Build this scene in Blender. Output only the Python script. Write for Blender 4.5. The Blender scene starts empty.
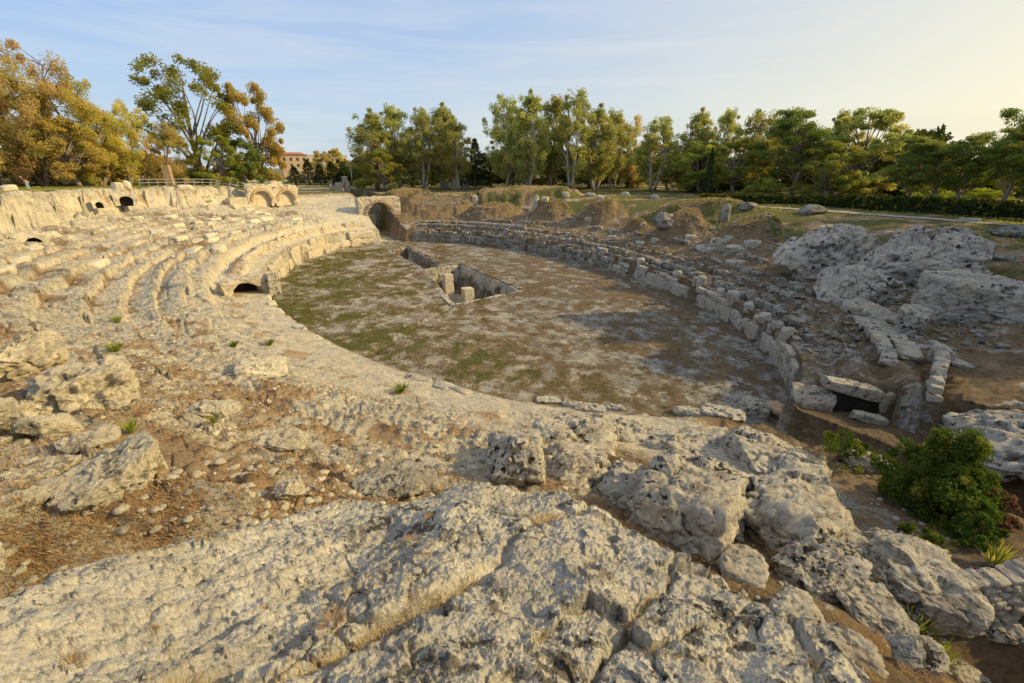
import bpy, bmesh, math, random
import numpy as np
from concurrent.futures import ThreadPoolExecutor
from mathutils import Vector, Matrix

rnd = random.Random(7)
nr = np.random.default_rng(11)
scene = bpy.context.scene
COL = scene.collection
# ------------------------------------------------------------------ camera
F = 455.0; HOR = 168.0; EYE = 12.06
PIT = math.atan((341.5 - HOR) / F)
W0 = 1024.0
cam_d = bpy.data.cameras.new('camera'); cam = bpy.data.objects.new('camera', cam_d); COL.objects.link(cam)
cam_d.sensor_width = 36; cam_d.lens = F / W0 * 36; cam_d.clip_start = 0.05; cam_d.clip_end = 20000
cam.location = (0, 0, EYE); cam.rotation_euler = (math.pi / 2 - PIT, 0, 0)
scene.camera = cam

# ------------------------------------------------------------------ noise
def _h(a, b, c, s):
    n = (a.astype(np.int64) * 374761393 + b.astype(np.int64) * 668265263 + c.astype(np.int64) * 1274126177 + s * 974634777) & 0xffffffff
    n = ((n ^ (n >> 13)) * 1274126177) & 0xffffffff
    n = ((n ^ (n >> 16)) * 2246822519) & 0xffffffff
    return ((n ^ (n >> 15)) & 0xffffff) / float(0x1000000)
def _h2(a, b, s):
    n = (a * 374761393 + b * 668265263 + s * 974634777) & 0xffffffff
    n = ((n ^ (n >> 13)) * 1274126177) & 0xffffffff
    n = ((n ^ (n >> 16)) * 2246822519) & 0xffffffff
    return ((n ^ (n >> 15)) & 0xffffff) / float(0x1000000)
def vn2(x, y, s=0):
    ix = np.floor(x).astype(np.int64); iy = np.floor(y).astype(np.int64)
    fx = x - ix; fy = y - iy
    fx = fx * fx * fx * (fx * (fx * 6 - 15) + 10); fy = fy * fy * fy * (fy * (fy * 6 - 15) + 10)
    a = _h2(ix, iy, s); b = _h2(ix + 1, iy, s); c = _h2(ix, iy + 1, s); d = _h2(ix + 1, iy + 1, s)
    a = a + (b - a) * fx; c = c + (d - c) * fx
    return (a + (c - a) * fy) * 2 - 1
def fbm2(x, y, s=0, o=4, g=.5):
    r = 0; a = 1; t = 0
    for i in range(o):
        r = r + a * vn2(x + 17.3 * i, y - 9.1 * i, s + i); t += a; a *= g
        x, y = 1.62 * x + 1.2 * y, -1.2 * x + 1.62 * y
    return r / t
def rid2(x, y, s=0, o=4, g=.5):
    r = 0; a = 1; t = 0
    for i in range(o):
        r = r + a * (1 - np.abs(vn2(x, y, s + i)) * 2); t += a; a *= g
        x, y = 1.62 * x + 1.2 * y, -1.2 * x + 1.62 * y
    return r / t
def wor2(x, y, s=0):
    ix = np.floor(x).astype(np.int64); iy = np.floor(y).astype(np.int64)
    f1 = np.full(np.shape(x), 9.); f2 = np.full(np.shape(x), 9.); cid = np.zeros(np.shape(x))
    for i in (-1, 0, 1):
        for j in (-1, 0, 1):
            a = ix + i; b = iy + j
            d = np.hypot(a + _h2(a, b, s) - x, b + _h2(a, b, s + 5) - y)
            m = d < f1
            f2 = np.where(m, f1, np.minimum(f2, d)); cid = np.where(m, _h2(a, b, s + 9), cid); f1 = np.where(m, d, f1)
    return f1, f2, cid
def facet2(x, y, s=0):
    """broken planar facets: every cell tilts its own way; returns (height, distance to the cell edge)"""
    ix = np.floor(x).astype(np.int64); iy = np.floor(y).astype(np.int64)
    f1 = np.full(np.shape(x), 9.); f2 = np.full(np.shape(x), 9.); h = np.zeros(np.shape(x))
    for i in (-1, 0, 1):
        for j in (-1, 0, 1):
            a = ix + i; b = iy + j
            u = x - a - _h2(a, b, s); v = y - b - _h2(a, b, s + 5); d = np.hypot(u, v); m = d < f1
            f2 = np.where(m, f1, np.minimum(f2, d)); f1 = np.where(m, d, f1)
            h = np.where(m, u * (_h2(a, b, s + 7) * 2 - 1) + v * (_h2(a, b, s + 8) * 2 - 1) + .5 * _h2(a, b, s + 9) - .25, h)
    return h, f2 - f1
def vn3(x, y, z, s=0):
    ix = np.floor(x).astype(np.int64); iy = np.floor(y).astype(np.int64); iz = np.floor(z).astype(np.int64)
    fx = x - ix; fy = y - iy; fz = z - iz
    fx = fx * fx * (3 - 2 * fx); fy = fy * fy * (3 - 2 * fy); fz = fz * fz * (3 - 2 * fz)
    v = 0
    for i in (0, 1):
        for j in (0, 1):
            for k in (0, 1):
                v = v + _h(ix + i, iy + j, iz + k, s) * (fx if i else 1 - fx) * (fy if j else 1 - fy) * (fz if k else 1 - fz)
    return v * 2 - 1
def fbm3(p, sc, s=0, o=4, g=.5):
    x, y, z = p[:, 0] * sc, p[:, 1] * sc, p[:, 2] * sc
    r = 0; a = 1; t = 0
    for i in range(o):
        r = r + a * vn3(x, y, z, s + i); t += a; a *= g; x = x * 2.03 + 5.2; y = y * 2.03 - 3.1; z = z * 2.03 + 1.7
    return r / t
def facet3(p, sc, s=0):
    if len(p) < 8000: return facet3_(p, sc, s)
    with ThreadPoolExecutor(4) as ex: r = list(ex.map(lambda q: facet3_(q, sc, s), np.array_split(p, 8)))
    return np.concatenate([a[0] for a in r]), np.concatenate([a[1] for a in r])
def facet3_(p, sc, s=0):
    x, y, z = p[:, 0] * sc, p[:, 1] * sc, p[:, 2] * sc
    ix = np.floor(x).astype(np.int64); iy = np.floor(y).astype(np.int64); iz = np.floor(z).astype(np.int64)
    f1 = np.full(x.shape, 9.); f2 = np.full(x.shape, 9.); h = np.zeros(x.shape)
    for i in (-1, 0, 1):
        for j in (-1, 0, 1):
            for k in (-1, 0, 1):
                a, b, c = ix + i, iy + j, iz + k
                r0, r1, r2 = _h(a, b, c, s), _h(a, b, c, s + 3), _h(a, b, c, s + 6)
                u, v, w = x - a - r0, y - b - r1, z - c - r2
                d = np.sqrt(u * u + v * v + w * w); m = d < f1
                f2 = np.where(m, f1, np.minimum(f2, d)); f1 = np.where(m, d, f1)
                g = _h(a, b, c, s + 9); h = np.where(m, u * np.sin(g * 37) + v * np.sin(g * 71 + 1) + w * np.sin(g * 113 + 2) + .5 * (r0 - .5), h)
    return h, f2 - f1
def wor3(p, sc, s=0):
    x, y, z = p[:, 0] * sc, p[:, 1] * sc, p[:, 2] * sc
    ix = np.floor(x).astype(np.int64); iy = np.floor(y).astype(np.int64); iz = np.floor(z).astype(np.int64)
    f1 = np.full(x.shape, 9.); f2 = np.full(x.shape, 9.)
    for i in (-1, 0, 1):
        for j in (-1, 0, 1):
            for k in (-1, 0, 1):
                a, b, c = ix + i, iy + j, iz + k
                d = np.sqrt((a + _h(a, b, c, s) - x) ** 2 + (b + _h(a, b, c, s + 3) - y) ** 2 + (c + _h(a, b, c, s + 6) - z) ** 2)
                m = d < f1
                f2 = np.where(m, f1, np.minimum(f2, d)); f1 = np.where(m, d, f1)
    return f1, f2
def sst(a, b, x):
    t = np.clip((x - a) / (b - a), 0, 1); return t * t * (3 - 2 * t)
def bump(x, c, w):            # smooth 0..1 hump
    return np.exp(-((x - c) / w) ** 2)

# ------------------------------------------------------------------ plan of the amphitheatre
CX, CY, EA, EB, TH = -5.3, 48.9, 34.8, 34.8 * .545, math.radians(116.9)
CT, ST = math.cos(TH), math.sin(TH)
def loc(X, Y):
    dx, dy = X - CX, Y - CY
    return dx * CT + dy * ST, -dx * ST + dy * CT
def ring(X, Y):
    p, q = loc(X, Y)
    lo = np.full(np.shape(p), -EB + .02); hi = np.full(np.shape(p), 9000.)
    for i in range(44):
        m = (lo + hi) / 2
        f = (p / (EA + m)) ** 2 + (q / (EB + m)) ** 2 - 1
        g = f > 0
        lo = np.where(g, m, lo); hi = np.where(g, hi, m)
    return lo, np.degrees(np.arctan2(q / (EB + lo), p / (EA + lo))), p, q
def ell(phi, d):
    a = math.radians(phi); p, q = (EA + d) * math.cos(a), (EB + d) * math.sin(a)
    return CX + p * CT - q * ST, CY + p * ST + q * CT
def ray(x, y):
    u = (x - 512) / F; v = (y - 341.5) / F
    return u, math.cos(PIT) - v * math.sin(PIT), -(math.sin(PIT) + v * math.cos(PIT))
def at_z(x, y, z):
    u, f, d = ray(x, y); t = (z - EYE) / d
    return u * t, f * t
def at_t(x, y, t):
    u, f, d = ray(x, y)
    return u * t, f * t, EYE + d * t

KD = np.array([0, 1.5, 4, 8, 12, 16, 20, 24, 30, 45.])
SEC = [(-180, [2.2, 2.4, 2.8, 3.2, 3.6, 4.2, 5, 6, 7, 8]),
       (-160, [2.0, 2.2, 2.6, 3.2, 4.2, 5.4, 6.2, 6.8, 7, 7.2]),
       (-130, [1.8, 1.9, 2.2, 2.6, 4.0, 5.0, 5.8, 6.5, 7, 7]),
       (-100, [1.8, 1.9, 2.2, 2.6, 3.8, 5.2, 6, 6.6, 7, 7]),
       (-60, [1.8, 2.0, 2.4, 2.9, 3.8, 5.0, 6.0, 6.8, 7, 7]),
       (-30, [1.9, 2.2, 2.6, 3.2, 4.4, 5.6, 6.4, 7, 7, 7]),
       (-5, [2.0, 2.2, 2.7, 3.5, 4.8, 6, 6.6, 7, 7, 7]),
       (15, [2.3, 2.6, 3.1, 4.1, 4.8, 5.3, 5.7, 6.8, 7.4, 7.2]),
       (26, [2.4, 2.7, 3.1, 4.2, 4.9, 5.5, 5.9, 7.4, 8.6, 9.0]),
       (50, [2.5, 2.8, 3.2, 4.5, 5.4, 6.3, 7.1, 9.2, 9.5, 9.5]),
       (80, [2.6, 2.8, 3.1, 4.4, 5.3, 6.1, 6.9, 10, 10, 10]),
       (100, [2.7, 2.8, 3.2, 4.4, 5.7, 7.1, 8.2, 10, 10.2, 10.3]),
       (115, [2.7, 2.8, 3.2, 4.8, 6.5, 8.4, 9.7, 10.2, 10.4, 10.4]),
       (135, [2.7, 2.8, 3.2, 4.9, 7.3, 9.5, 10.4, 10.5, 10.5, 10.5]),
       (150, [2.7, 2.8, 3.2, 4.6, 6.6, 9.6, 10.4, 10.5, 10.5, 10.5]),
       (158, [2.7, 2.8, 3.2, 4.4, 5.6, 7.6, 9.0, 9.5, 10., 10.]),
       (168, [2.5, 2.6, 3.0, 3.8, 4.4, 5.4, 6.6, 7.6, 8.5, 9]),
       (180, [2.2, 2.4, 2.8, 3.2, 3.6, 4.2, 5, 6, 7, 8])]
SPH = np.array([s[0] for s in SEC], float); SZ = np.array([s[1] for s in SEC])
def base_profile(d, phi):
    i = np.clip(np.searchsorted(SPH, phi) - 1, 0, len(SPH) - 2)
    t = (phi - SPH[i]) / (SPH[i + 1] - SPH[i]); t = t * t * (3 - 2 * t) * .5 + t * .5
    dd = np.clip(d, 0, 44.99)
    j = np.clip(np.searchsorted(KD, dd, side='right') - 1, 0, len(KD) - 2)
    s = (dd - KD[j]) / (KD[j + 1] - KD[j])
    a = SZ[i, j] * (1 - s) + SZ[i, j + 1] * s; b = SZ[i + 1, j] * (1 - s) + SZ[i + 1, j + 1] * s
    return a * (1 - t) + b * t

# pit in the middle of the arena (surveyed corners on the arena floor)
PITQ = [at_z(423, 270, 0), at_z(452, 306, 0), at_z(523, 292, 0), at_z(461, 265, 0)]
TRQ = [at_z(388, 251, 0), at_z(424, 270, 0), at_z(441, 265, 0), at_z(407, 247, 0)]
def inquad(X, Y, Q):          # signed distance-ish: positive inside
    m = np.full(np.shape(X), 99.)
    c = np.mean(np.array(Q), axis=0)
    for k in range(4):
        (x0, y0), (x1, y1) = Q[k], Q[(k + 1) % 4]
        L = math.hypot(x1 - x0, y1 - y0); nx, ny = -(y1 - y0) / L, (x1 - x0) / L
        s = 1 if (c[0] - x0) * nx + (c[1] - y0) * ny > 0 else -1
        m = np.minimum(m, s * ((X - x0) * nx + (Y - y0) * ny))
    return m
def segd(X, Y, a, b):
    vx, vy = b[0] - a[0], b[1] - a[1]
    t = np.clip(((X - a[0]) * vx + (Y - a[1]) * vy) / (vx * vx + vy * vy), 0, 1)
    return np.hypot(X - a[0] - t * vx, Y - a[1] - t * vy), t
DOOR = at_z(860, 418, 1.3)
MOUNDS = []   # (X, Y, radius along, radius across, angle, height, flat)
def terr(X, Y, masks=False):
    X = np.asarray(X, float); Y = np.asarray(Y, float)
    d, phi, p, q = ring(X, Y)
    R = np.hypot(X, Y)
    left = sst(18, 28, phi) * (1 - sst(112, 128, phi))          # rock-cut cavea
    near = sst(100, 118, phi) * (1 - sst(152, 164, phi))        # degraded slope under the viewpoint
    right = 1 - np.maximum(sst(-4, 6, phi), 0) + sst(166, 176, phi); right = np.clip(right, 0, 1)
    wob = fbm2(X * .22, Y * .22, 3, 3)
    w2 = fbm2(X * .7, Y * .7, 21, 3)
    dd = d + wob * .5 * sst(4.5, 8, d)
    z = base_profile(dd, phi)
    # cliff at the back of the cavea
    cl = sst(26, 36, phi) * (1 - sst(94, 106, phi))
    dcl = d + .9 * fbm2(X * .3, Y * .3, 8, 4) + .35 * w2 + .35 * rid2(np.radians(phi) * 40 * .5, 0 * d + 3.3, 34, 4) + 1.0 * facet2(np.radians(phi) * 16 + .15 * w2, d * .25, 35)[0] + .35 * facet2(np.radians(phi) * 45, d * .7, 36)[0]
    bk = base_profile(np.minimum(dd, 19.6), phi)
    top = 9.35 + (phi - 40) * .014 + .15 * wob
    step = sst(20.0, 21.1, dcl)
    z = z * (1 - cl) + cl * np.where(dcl < 20.0, np.minimum(z, bk + .0), bk + (top - bk) * (.45 * sst(20, 20.35, dcl) + .35 * sst(20.5, 20.75, dcl + .3 * wob) + .20 * sst(20.8, 21.3, dcl)))
    # carved tiers
    band = sst(3.9, 4.3, d) * (1 - sst(19.2, 20, dcl))
    tr = 1.5
    arc = np.radians(phi) * (27 + .6 * d)
    b1, b2, bid = wor2(arc / 3.4 + .2 * wob, d / 1.9, 14)
    s = (d + wob * .22 + .07 * w2 + .65 * (bid - .5) * (bid > .5) - 4.0) / tr
    fl = np.floor(s); fr = s - fl
    zt = base_profile(4.0 + fl * tr + tr * .55, phi) - .10 * (fr - .5) + .18 * (bid - .45) - .16 * (1 - sst(0, .06, b2 - b1))
    zt2 = base_profile(4.0 + (fl + 1) * tr + tr * .55, phi)
    e = sst(.87, .92, fr); zt = zt + (zt2 - zt - .06) * e
    ero = sst(.2, .6, fbm2(X * .16 + 9, Y * .16, 31, 4)) * .35
    near_er = near * (.65 + .35 * sst(-.2, .3, fbm2(X * .3, Y * .3, 12, 3)))
    tw = band * np.clip(np.maximum(left, near) * (1 - ero * .8) * (1 - near_er * .6), 0, 1)
    z = z * (1 - tw) + zt * tw
    # first big riser behind the podium walk
    lr = np.maximum(left, near * .6)
    z = z + lr * .75 * (sst(3.7, 4.05, d + .18 * w2) - sst(5.5, 8.5, d))
    # radial stair cuts across the tiers
    for pc in (34., 51., 67., 84., 101.):
        st_ = np.exp(-((phi - pc + .8 * w2) / 1.3) ** 2) * band * left
        z = z - .22 * st_
    # second ring on left podium
    lf = sst(8, 16, phi) * (1 - sst(84, 92, phi))
    z = z + lf * .55 * sst(1.7, 1.95, d + .15 * w2) * (1 - sst(2.6, 3.2, d + .2 * w2))
    # right: rubble of the fallen vault, then a walk
    rb = right * sst(.7, 1.2, d) * (1 - sst(5.5, 7, d))
    f1, f2, cid = wor2(X * 1.3, Y * 1.3, 40)
    rz = rb * ((.42 * (cid - .35) * sst(0, .25, f2 - f1)) + .25 * fbm2(X * .5, Y * .5, 50, 3) + .25 * np.sin(d * 3.1 + wob) )
    z = z + rz * sst(-120, -20, -np.abs(phi + 60) + 0 * phi + 0) if False else z + rz
    # far right: ledges
    fs = right * (1 - sst(-62, -45, -(phi + 0)) if False else right * sst(-75, -50, phi))
    s = (d + .2 * w2 - 2) / 2.3; fl = np.floor(s); fr2 = s - fl
    lz = base_profile(2 + fl * 2.3 + 1.2, phi); lz = lz + (base_profile(2 + (fl + 1) * 2.3 + 1.2, phi) - lz) * sst(.78, .95, fr2)
    wl = fs * sst(2, 2.3, d) * (1 - sst(9, 11, d)); z = z * (1 - wl) + lz * wl
    mnd = 0 * d
    for (mx, my, ra, rc, an, mh, fl_) in MOUNDS:
        ca, sa = math.cos(an), math.sin(an)
        u = ((X - mx) * ca + (Y - my) * sa) / ra; v = (-(X - mx) * sa + (Y - my) * ca) / rc
        k = np.sqrt(u * u + v * v) + .16 * w2 + .12 * wob
        mk = 1 - sst(fl_, 1.0, k); z = z + mh * mk * 1.05; mnd = np.maximum(mnd, mk)
    # outside: flat park ground
    park = sst(34, 46, d)
    out = np.where(phi > 28, 9.6, 7.0); out = 7.0 + 2.9 * sst(22, 34, phi) * (1 - sst(150, 175, phi))
    out = out + .5 * fbm2(X * .03, Y * .03, 60, 2)
    z = z * (1 - park) + out * park
    # gates on the long axis
    gw = 1.9 + .15 * w2
    g1 = (1 - sst(gw, gw + .35, np.abs(q + .4))) * (p > 0) * sst(-.2, .6, d)
    z = z * (1 - g1) + g1 * (.15 + .02 * np.clip(d, 0, 60) + .0 * p) * (1 - sst(26, 40, d)) + g1 * z * sst(26, 40, d)
    # near gate: cut passage running out to the right of the viewpoint
    g2 = (1 - sst(1.6, 2.2, np.abs(q + .6) + .2 * w2)) * (p < 0) * sst(-.2, .6, d)
    zg = .3 + .14 * np.clip(d, 0, 40)
    z = z * (1 - g2) + np.minimum(z, zg) * g2
    # arena
    we = .38 * (1 - np.exp(-((phi - 128) / 26.) ** 2)); ar = 1 - sst(-.35 + we * 1.6, -.15 + we * 1.6, d)
    za = .10 * fbm2(X * .12, Y * .12, 70, 4) + .05 * fbm2(X * .9, Y * .9, 71, 3) + .02
    za = za - .14 * (1 - sst(.12, .3, segd(X, Y, at_z(452, 306, 0), at_z(372, 354, 0))[0]))
    kq = np.maximum(inquad(X, Y, PITQ), inquad(X, Y, TRQ) + .0)
    kp = inquad(X, Y, PITQ); kt = inquad(X, Y, TRQ) + .3 * w2
    za = za + .12 * sst(-1.2, -.1, np.maximum(kp, kt)) - 3.2 * sst(.0, .2, kp - .15) - np.where(kp > .2, 0, 1.7 * sst(.0, .5, kt))
    z = z * (1 - ar) + za * ar
    cf0, cf1 = facet2(X * .55 + .3 * w2, Y * .55 + .3 * wob, 86)
    z = z + cl * .42 * cf0 * bump(dcl, 21.0, 1.0) * (1 - sst(70, 110, R))
    z = z - 1.5 * np.exp(-((X - 8.3) / 1.7) ** 2 - ((Y - 5.0) / 1.3) ** 2) + 1.2 * np.exp(-((X - 12.5) / 1.8) ** 2 - ((Y - 5.0) / 3.0) ** 2)  # hollow sunk; unseen bank to its right raised to shade it
    # sunk forecourt before the doorway of the near gate
    dx_, dy_ = X - DOOR[0], Y - DOOR[1]; L0 = math.hypot(*DOOR); sd_ = (dx_ * DOOR[0] + dy_ * DOOR[1]) / L0; ld_ = (dx_ * DOOR[1] - dy_ * DOOR[0]) / L0
    kd_ = (1 - sst(3.0, 4.0, np.abs(ld_ - 1.0) + .3 * w2)) * sst(-6, -4.5, sd_) * (1 - sst(.2 + .9 * (np.abs(ld_) < 1.1), .5 + .9 * (np.abs(ld_) < 1.1), sd_))
    kdm = kd_; z = z * (1 - kd_) + np.minimum(z, 1.3 + .2 * np.maximum(-sd_, 0)) * kd_
    # detail
    rock_n = rid2(X * .8, Y * .8, 80, 5, .55)
    fa, fe = facet2(X * .8 + .25 * w2, Y * .8 + .25 * wob, 83); fb, fe2 = facet2(X * 2.6 + .2 * w2, Y * 2.6, 84)
    g1f, g2f, gid = wor2(X * .55 + .2 * w2, Y * .55, 90)
    crack = 1 - sst(0, .10, g2f - g1f)
    st1, st2, sid = wor2(X * 3.1, Y * 3.1, 95)
    stones = (sid > .45) * np.clip(.5 - st1, 0, 1) ** .7
    rk = np.maximum(left, .55 * near) * sst(.5, 4, d) * (1 - sst(24, 27, d))
    lit_cliff = cl * sst(19.6, 20, dcl) * (1 - sst(21.5, 22, dcl))
    soft = np.clip(1 - rk, 0, 1)
    fadeR = 1 - sst(60, 140, R)
    nearfade = sst(1.5, 6, R)
    z = z + (1 - ar) * fadeR * nearfade * (rk * ((.05 - .02 * tw) * rock_n + (.15 - .13 * tw) * fa + (.07 - .035 * tw) * fb - .05 * np.exp(-(fe2 / .07) ** 2) - .08 * crack)
             + soft * .05 * fbm2(X * 1.5, Y * 1.5, 100, 4) + (.16 * near * sst(4.2, 5, d) * stones)
             + right * .12 * stones * sst(.8, 3, d) * (1 - sst(18, 26, d)))
    
    # the ground under the foreground outcrop stays below it
    sp = (1 - sst(3.6, 4.6, np.hypot(X * .8 + .6, Y))) * (1 - sst(.8, 1.6, X - .0))
    z = z * (1 - sp) + np.minimum(z, 10.4 - .53 * np.maximum(Y, .2) - .02 * X * X) * sp
    if not masks:
        return z
    n1 = fbm2(X * .35, Y * .35, 110, 4); n2 = fbm2(X * 1.3, Y * 1.3, 111, 4); n3 = fbm2(X * .09, Y * .09, 112, 3)
    soil = np.clip(ar * (.50 + .30 * n1 + .45 * n2) + (1 - ar) * (
        lr * bump(d, 2.4, 1.0) * (.6 + .6 * n2 + .4 * n1) + near * sst(4.5, 6, d) * (.10 + .16 * sst(112, 132, phi) + .85 * n1 + .45 * n2 + .35 * tw * bump(fr, .8, .12)) + left * sst(4, 6, d) * (.02 + .55 * n1 + .35 * n2 + .75 * tw * bump(fr, .80, .08) + .3 * tw * bump(fr, .6, .2)) * (1 - sst(18, 20, d)) + cl * bump(dcl, 20.6, .7) * .75 * sst(.0, .45, fbm2(np.radians(phi) * 22, z * .25, 120, 4))
        + right * (.58 + .5 * n1 + .25 * n2 + .45 * bump(d, 7.5, 1.6) + .25 * sst(9, 12, d) + .8 * mnd) + right * .7 * sst(0, 3, X) * (R < 22) + sst(22, 24, d) * .5), 0, 1)
    soil = np.clip(soil + .25 * n2 * (1 - .8 * ar), 0, 1)
    grass = ar * sst(-.2, .8, .8 * n1 + .5 * n2 + .75 * (q / EB) - .22) * .78
    grass = np.maximum(grass, (1 - ar) * np.maximum(
        np.maximum(sst(21.3, 22.5, dcl) * cl, np.maximum(sst(22, 30, d), .75 * right * sst(11, 15, d)) * (1 - near)) * sst(-.6, .15, n1 + n2 * .3),
        .7 * sst(.25, .5, n1 + .3 * n2) * np.maximum(right * .5 * sst(6, 12, d), .5 * left * bump(d, 3, 2))))
    grass = np.maximum(grass, .35 * mnd * sst(-.3, .3, n1 + .4 * n2))
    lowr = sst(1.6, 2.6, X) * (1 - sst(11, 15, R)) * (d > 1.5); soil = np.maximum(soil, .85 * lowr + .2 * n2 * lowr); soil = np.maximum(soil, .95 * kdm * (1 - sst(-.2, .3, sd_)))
    dark = np.clip(left * sst(4, 6, d) * (1 - sst(19, 20, d)) * .55 * sst(.1, .5, n1 + .6 * n2) + .8 * lowr + right * (.78 + .35 * n2) * (1 - .15 * mnd) * (1 - ar) * (1 - .6 * sst(16, 24, d)) * (1 - sst(50, 70, d)) + .55 * kdm + ar * np.clip(.74 + .45 * sst(-8, 10, -q) * (.7 + .5 * n1) + .35 * n2, 0, 1), 0, 1)  # arena's right half and right bank darkened as painted shade; left is weathering
    return z, soil, np.clip(grass, 0, 1), dark
def gz(x, y):
    return float(terr(np.array([x]), np.array([y]))[0])
TS = np.concatenate([np.linspace(1, 20, 260), np.linspace(20.05, 160, 500)])
def hit(px, py):              # where the line of sight through a photo point meets the ground
    u, f, dn = ray(px, py)
    z = terr(u * TS, f * TS); r = EYE + dn * TS
    k = int(np.argmax(r < z))
    if r[k] >= z[k]: k = len(TS) - 1
    t = TS[k]
    return u * t, f * t, float(z[k]), t

# ------------------------------------------------------------------ object helpers
def tag(o, label=None, cat=None, group=None, kind=None):
    for k, v in (('label', label), ('category', cat), ('group', group), ('kind', kind)):
        if v: o[k] = v
    return o
def npmesh(name, v, f, mats=(), smooth=True, nper=None):
    me = bpy.data.meshes.new(name)
    v = np.asarray(v, np.float32); f = np.asarray(f, np.int32)
    n = f.shape[1]
    me.vertices.add(len(v)); me.vertices.foreach_set('co', v.ravel())
    me.loops.add(f.size); me.loops.foreach_set('vertex_index', f.ravel())
    me.polygons.add(len(f)); me.polygons.foreach_set('loop_start', np.arange(0, f.size, n, dtype=np.int32))
    me.polygons.foreach_set('loop_total', np.full(len(f), n, np.int32))
    me.polygons.foreach_set('use_smooth', np.full(len(f), smooth))
    me.update(calc_edges=True)
    for m in mats: me.materials.append(m)
    return me
def setcol(me, name, rgba):
    a = me.color_attributes.new(name, 'FLOAT_COLOR', 'POINT')
    a.data.foreach_set('color', np.asarray(rgba, np.float32).ravel())
def obj(name, me, parent=None, locn=None):
    o = bpy.data.objects.new(name, me); COL.objects.link(o)
    if parent: o.parent = parent
    if locn is not None: o.location = locn
    return o
def empty(name, locn, rz=0):
    o = bpy.data.objects.new(name, None); COL.objects.link(o); o.location = locn; o.rotation_euler = (0, 0, rz); o.empty_display_size = .3
    return o
class MB:
    """collects simple solids in one mesh"""
    def __init__(s): s.v = []; s.f = []
    def add(s, vs, fs):
        b = len(s.v); s.v += [tuple(x) for x in vs]; s.f += [tuple(i + b for i in q) for q in fs]
    def box(s, c, size, rz=0, taper=1):
        x, y, z = [k / 2 for k in size]; ca, sa = math.cos(rz), math.sin(rz); vs = []
        for dz in (-1, 1):
            t = taper if dz > 0 else 1
            for dx, dy in ((-1, -1), (1, -1), (1, 1), (-1, 1)):
                a, b = dx * x * t, dy * y * t
                vs.append((c[0] + a * ca - b * sa, c[1] + a * sa + b * ca, c[2] + dz * z))
        s.add(vs, [(3, 2, 1, 0), (4, 5, 6, 7), (0, 1, 5, 4), (1, 2, 6, 5), (2, 3, 7, 6), (3, 0, 4, 7)])
    def tube(s, pts, rad, n=6):
        pts = [Vector(p) for p in pts]; rings = []
        for i, p in enumerate(pts):
            t = (pts[min(i + 1, len(pts) - 1)] - pts[max(i - 1, 0)]).normalized()
            a = t.orthogonal().normalized() if i == 0 else (rings_a - t * rings_a.dot(t)).normalized()
            rings_a = a
            b = t.cross(a); r = rad[i] if hasattr(rad, '__len__') else rad
            rings.append([p + (a * math.cos(2 * math.pi * k / n) + b * math.sin(2 * math.pi * k / n)) * r for k in range(n)])
        vs = [v for rg in rings for v in rg]
        fs = [(i * n + k, i * n + (k + 1) % n, (i + 1) * n + (k + 1) % n, (i + 1) * n + k) for i in range(len(pts) - 1) for k in range(n)]
        fs += [tuple(reversed(range(n))), tuple(range((len(pts) - 1) * n, len(pts) * n))]
        s.add(vs, fs)
    def mesh(s, name, mat, smooth=False):
        me = bpy.data.meshes.new(name); me.from_pydata(s.v, [], s.f); me.update()
        if mat: me.materials.append(mat)
        if smooth: me.polygons.foreach_set('use_smooth', [True] * len(me.polygons))
        return me
    def build(s, name, mat, parent=None, smooth=False, locn=None):
        return obj(name, s.mesh(name, mat, smooth), parent, locn)

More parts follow.
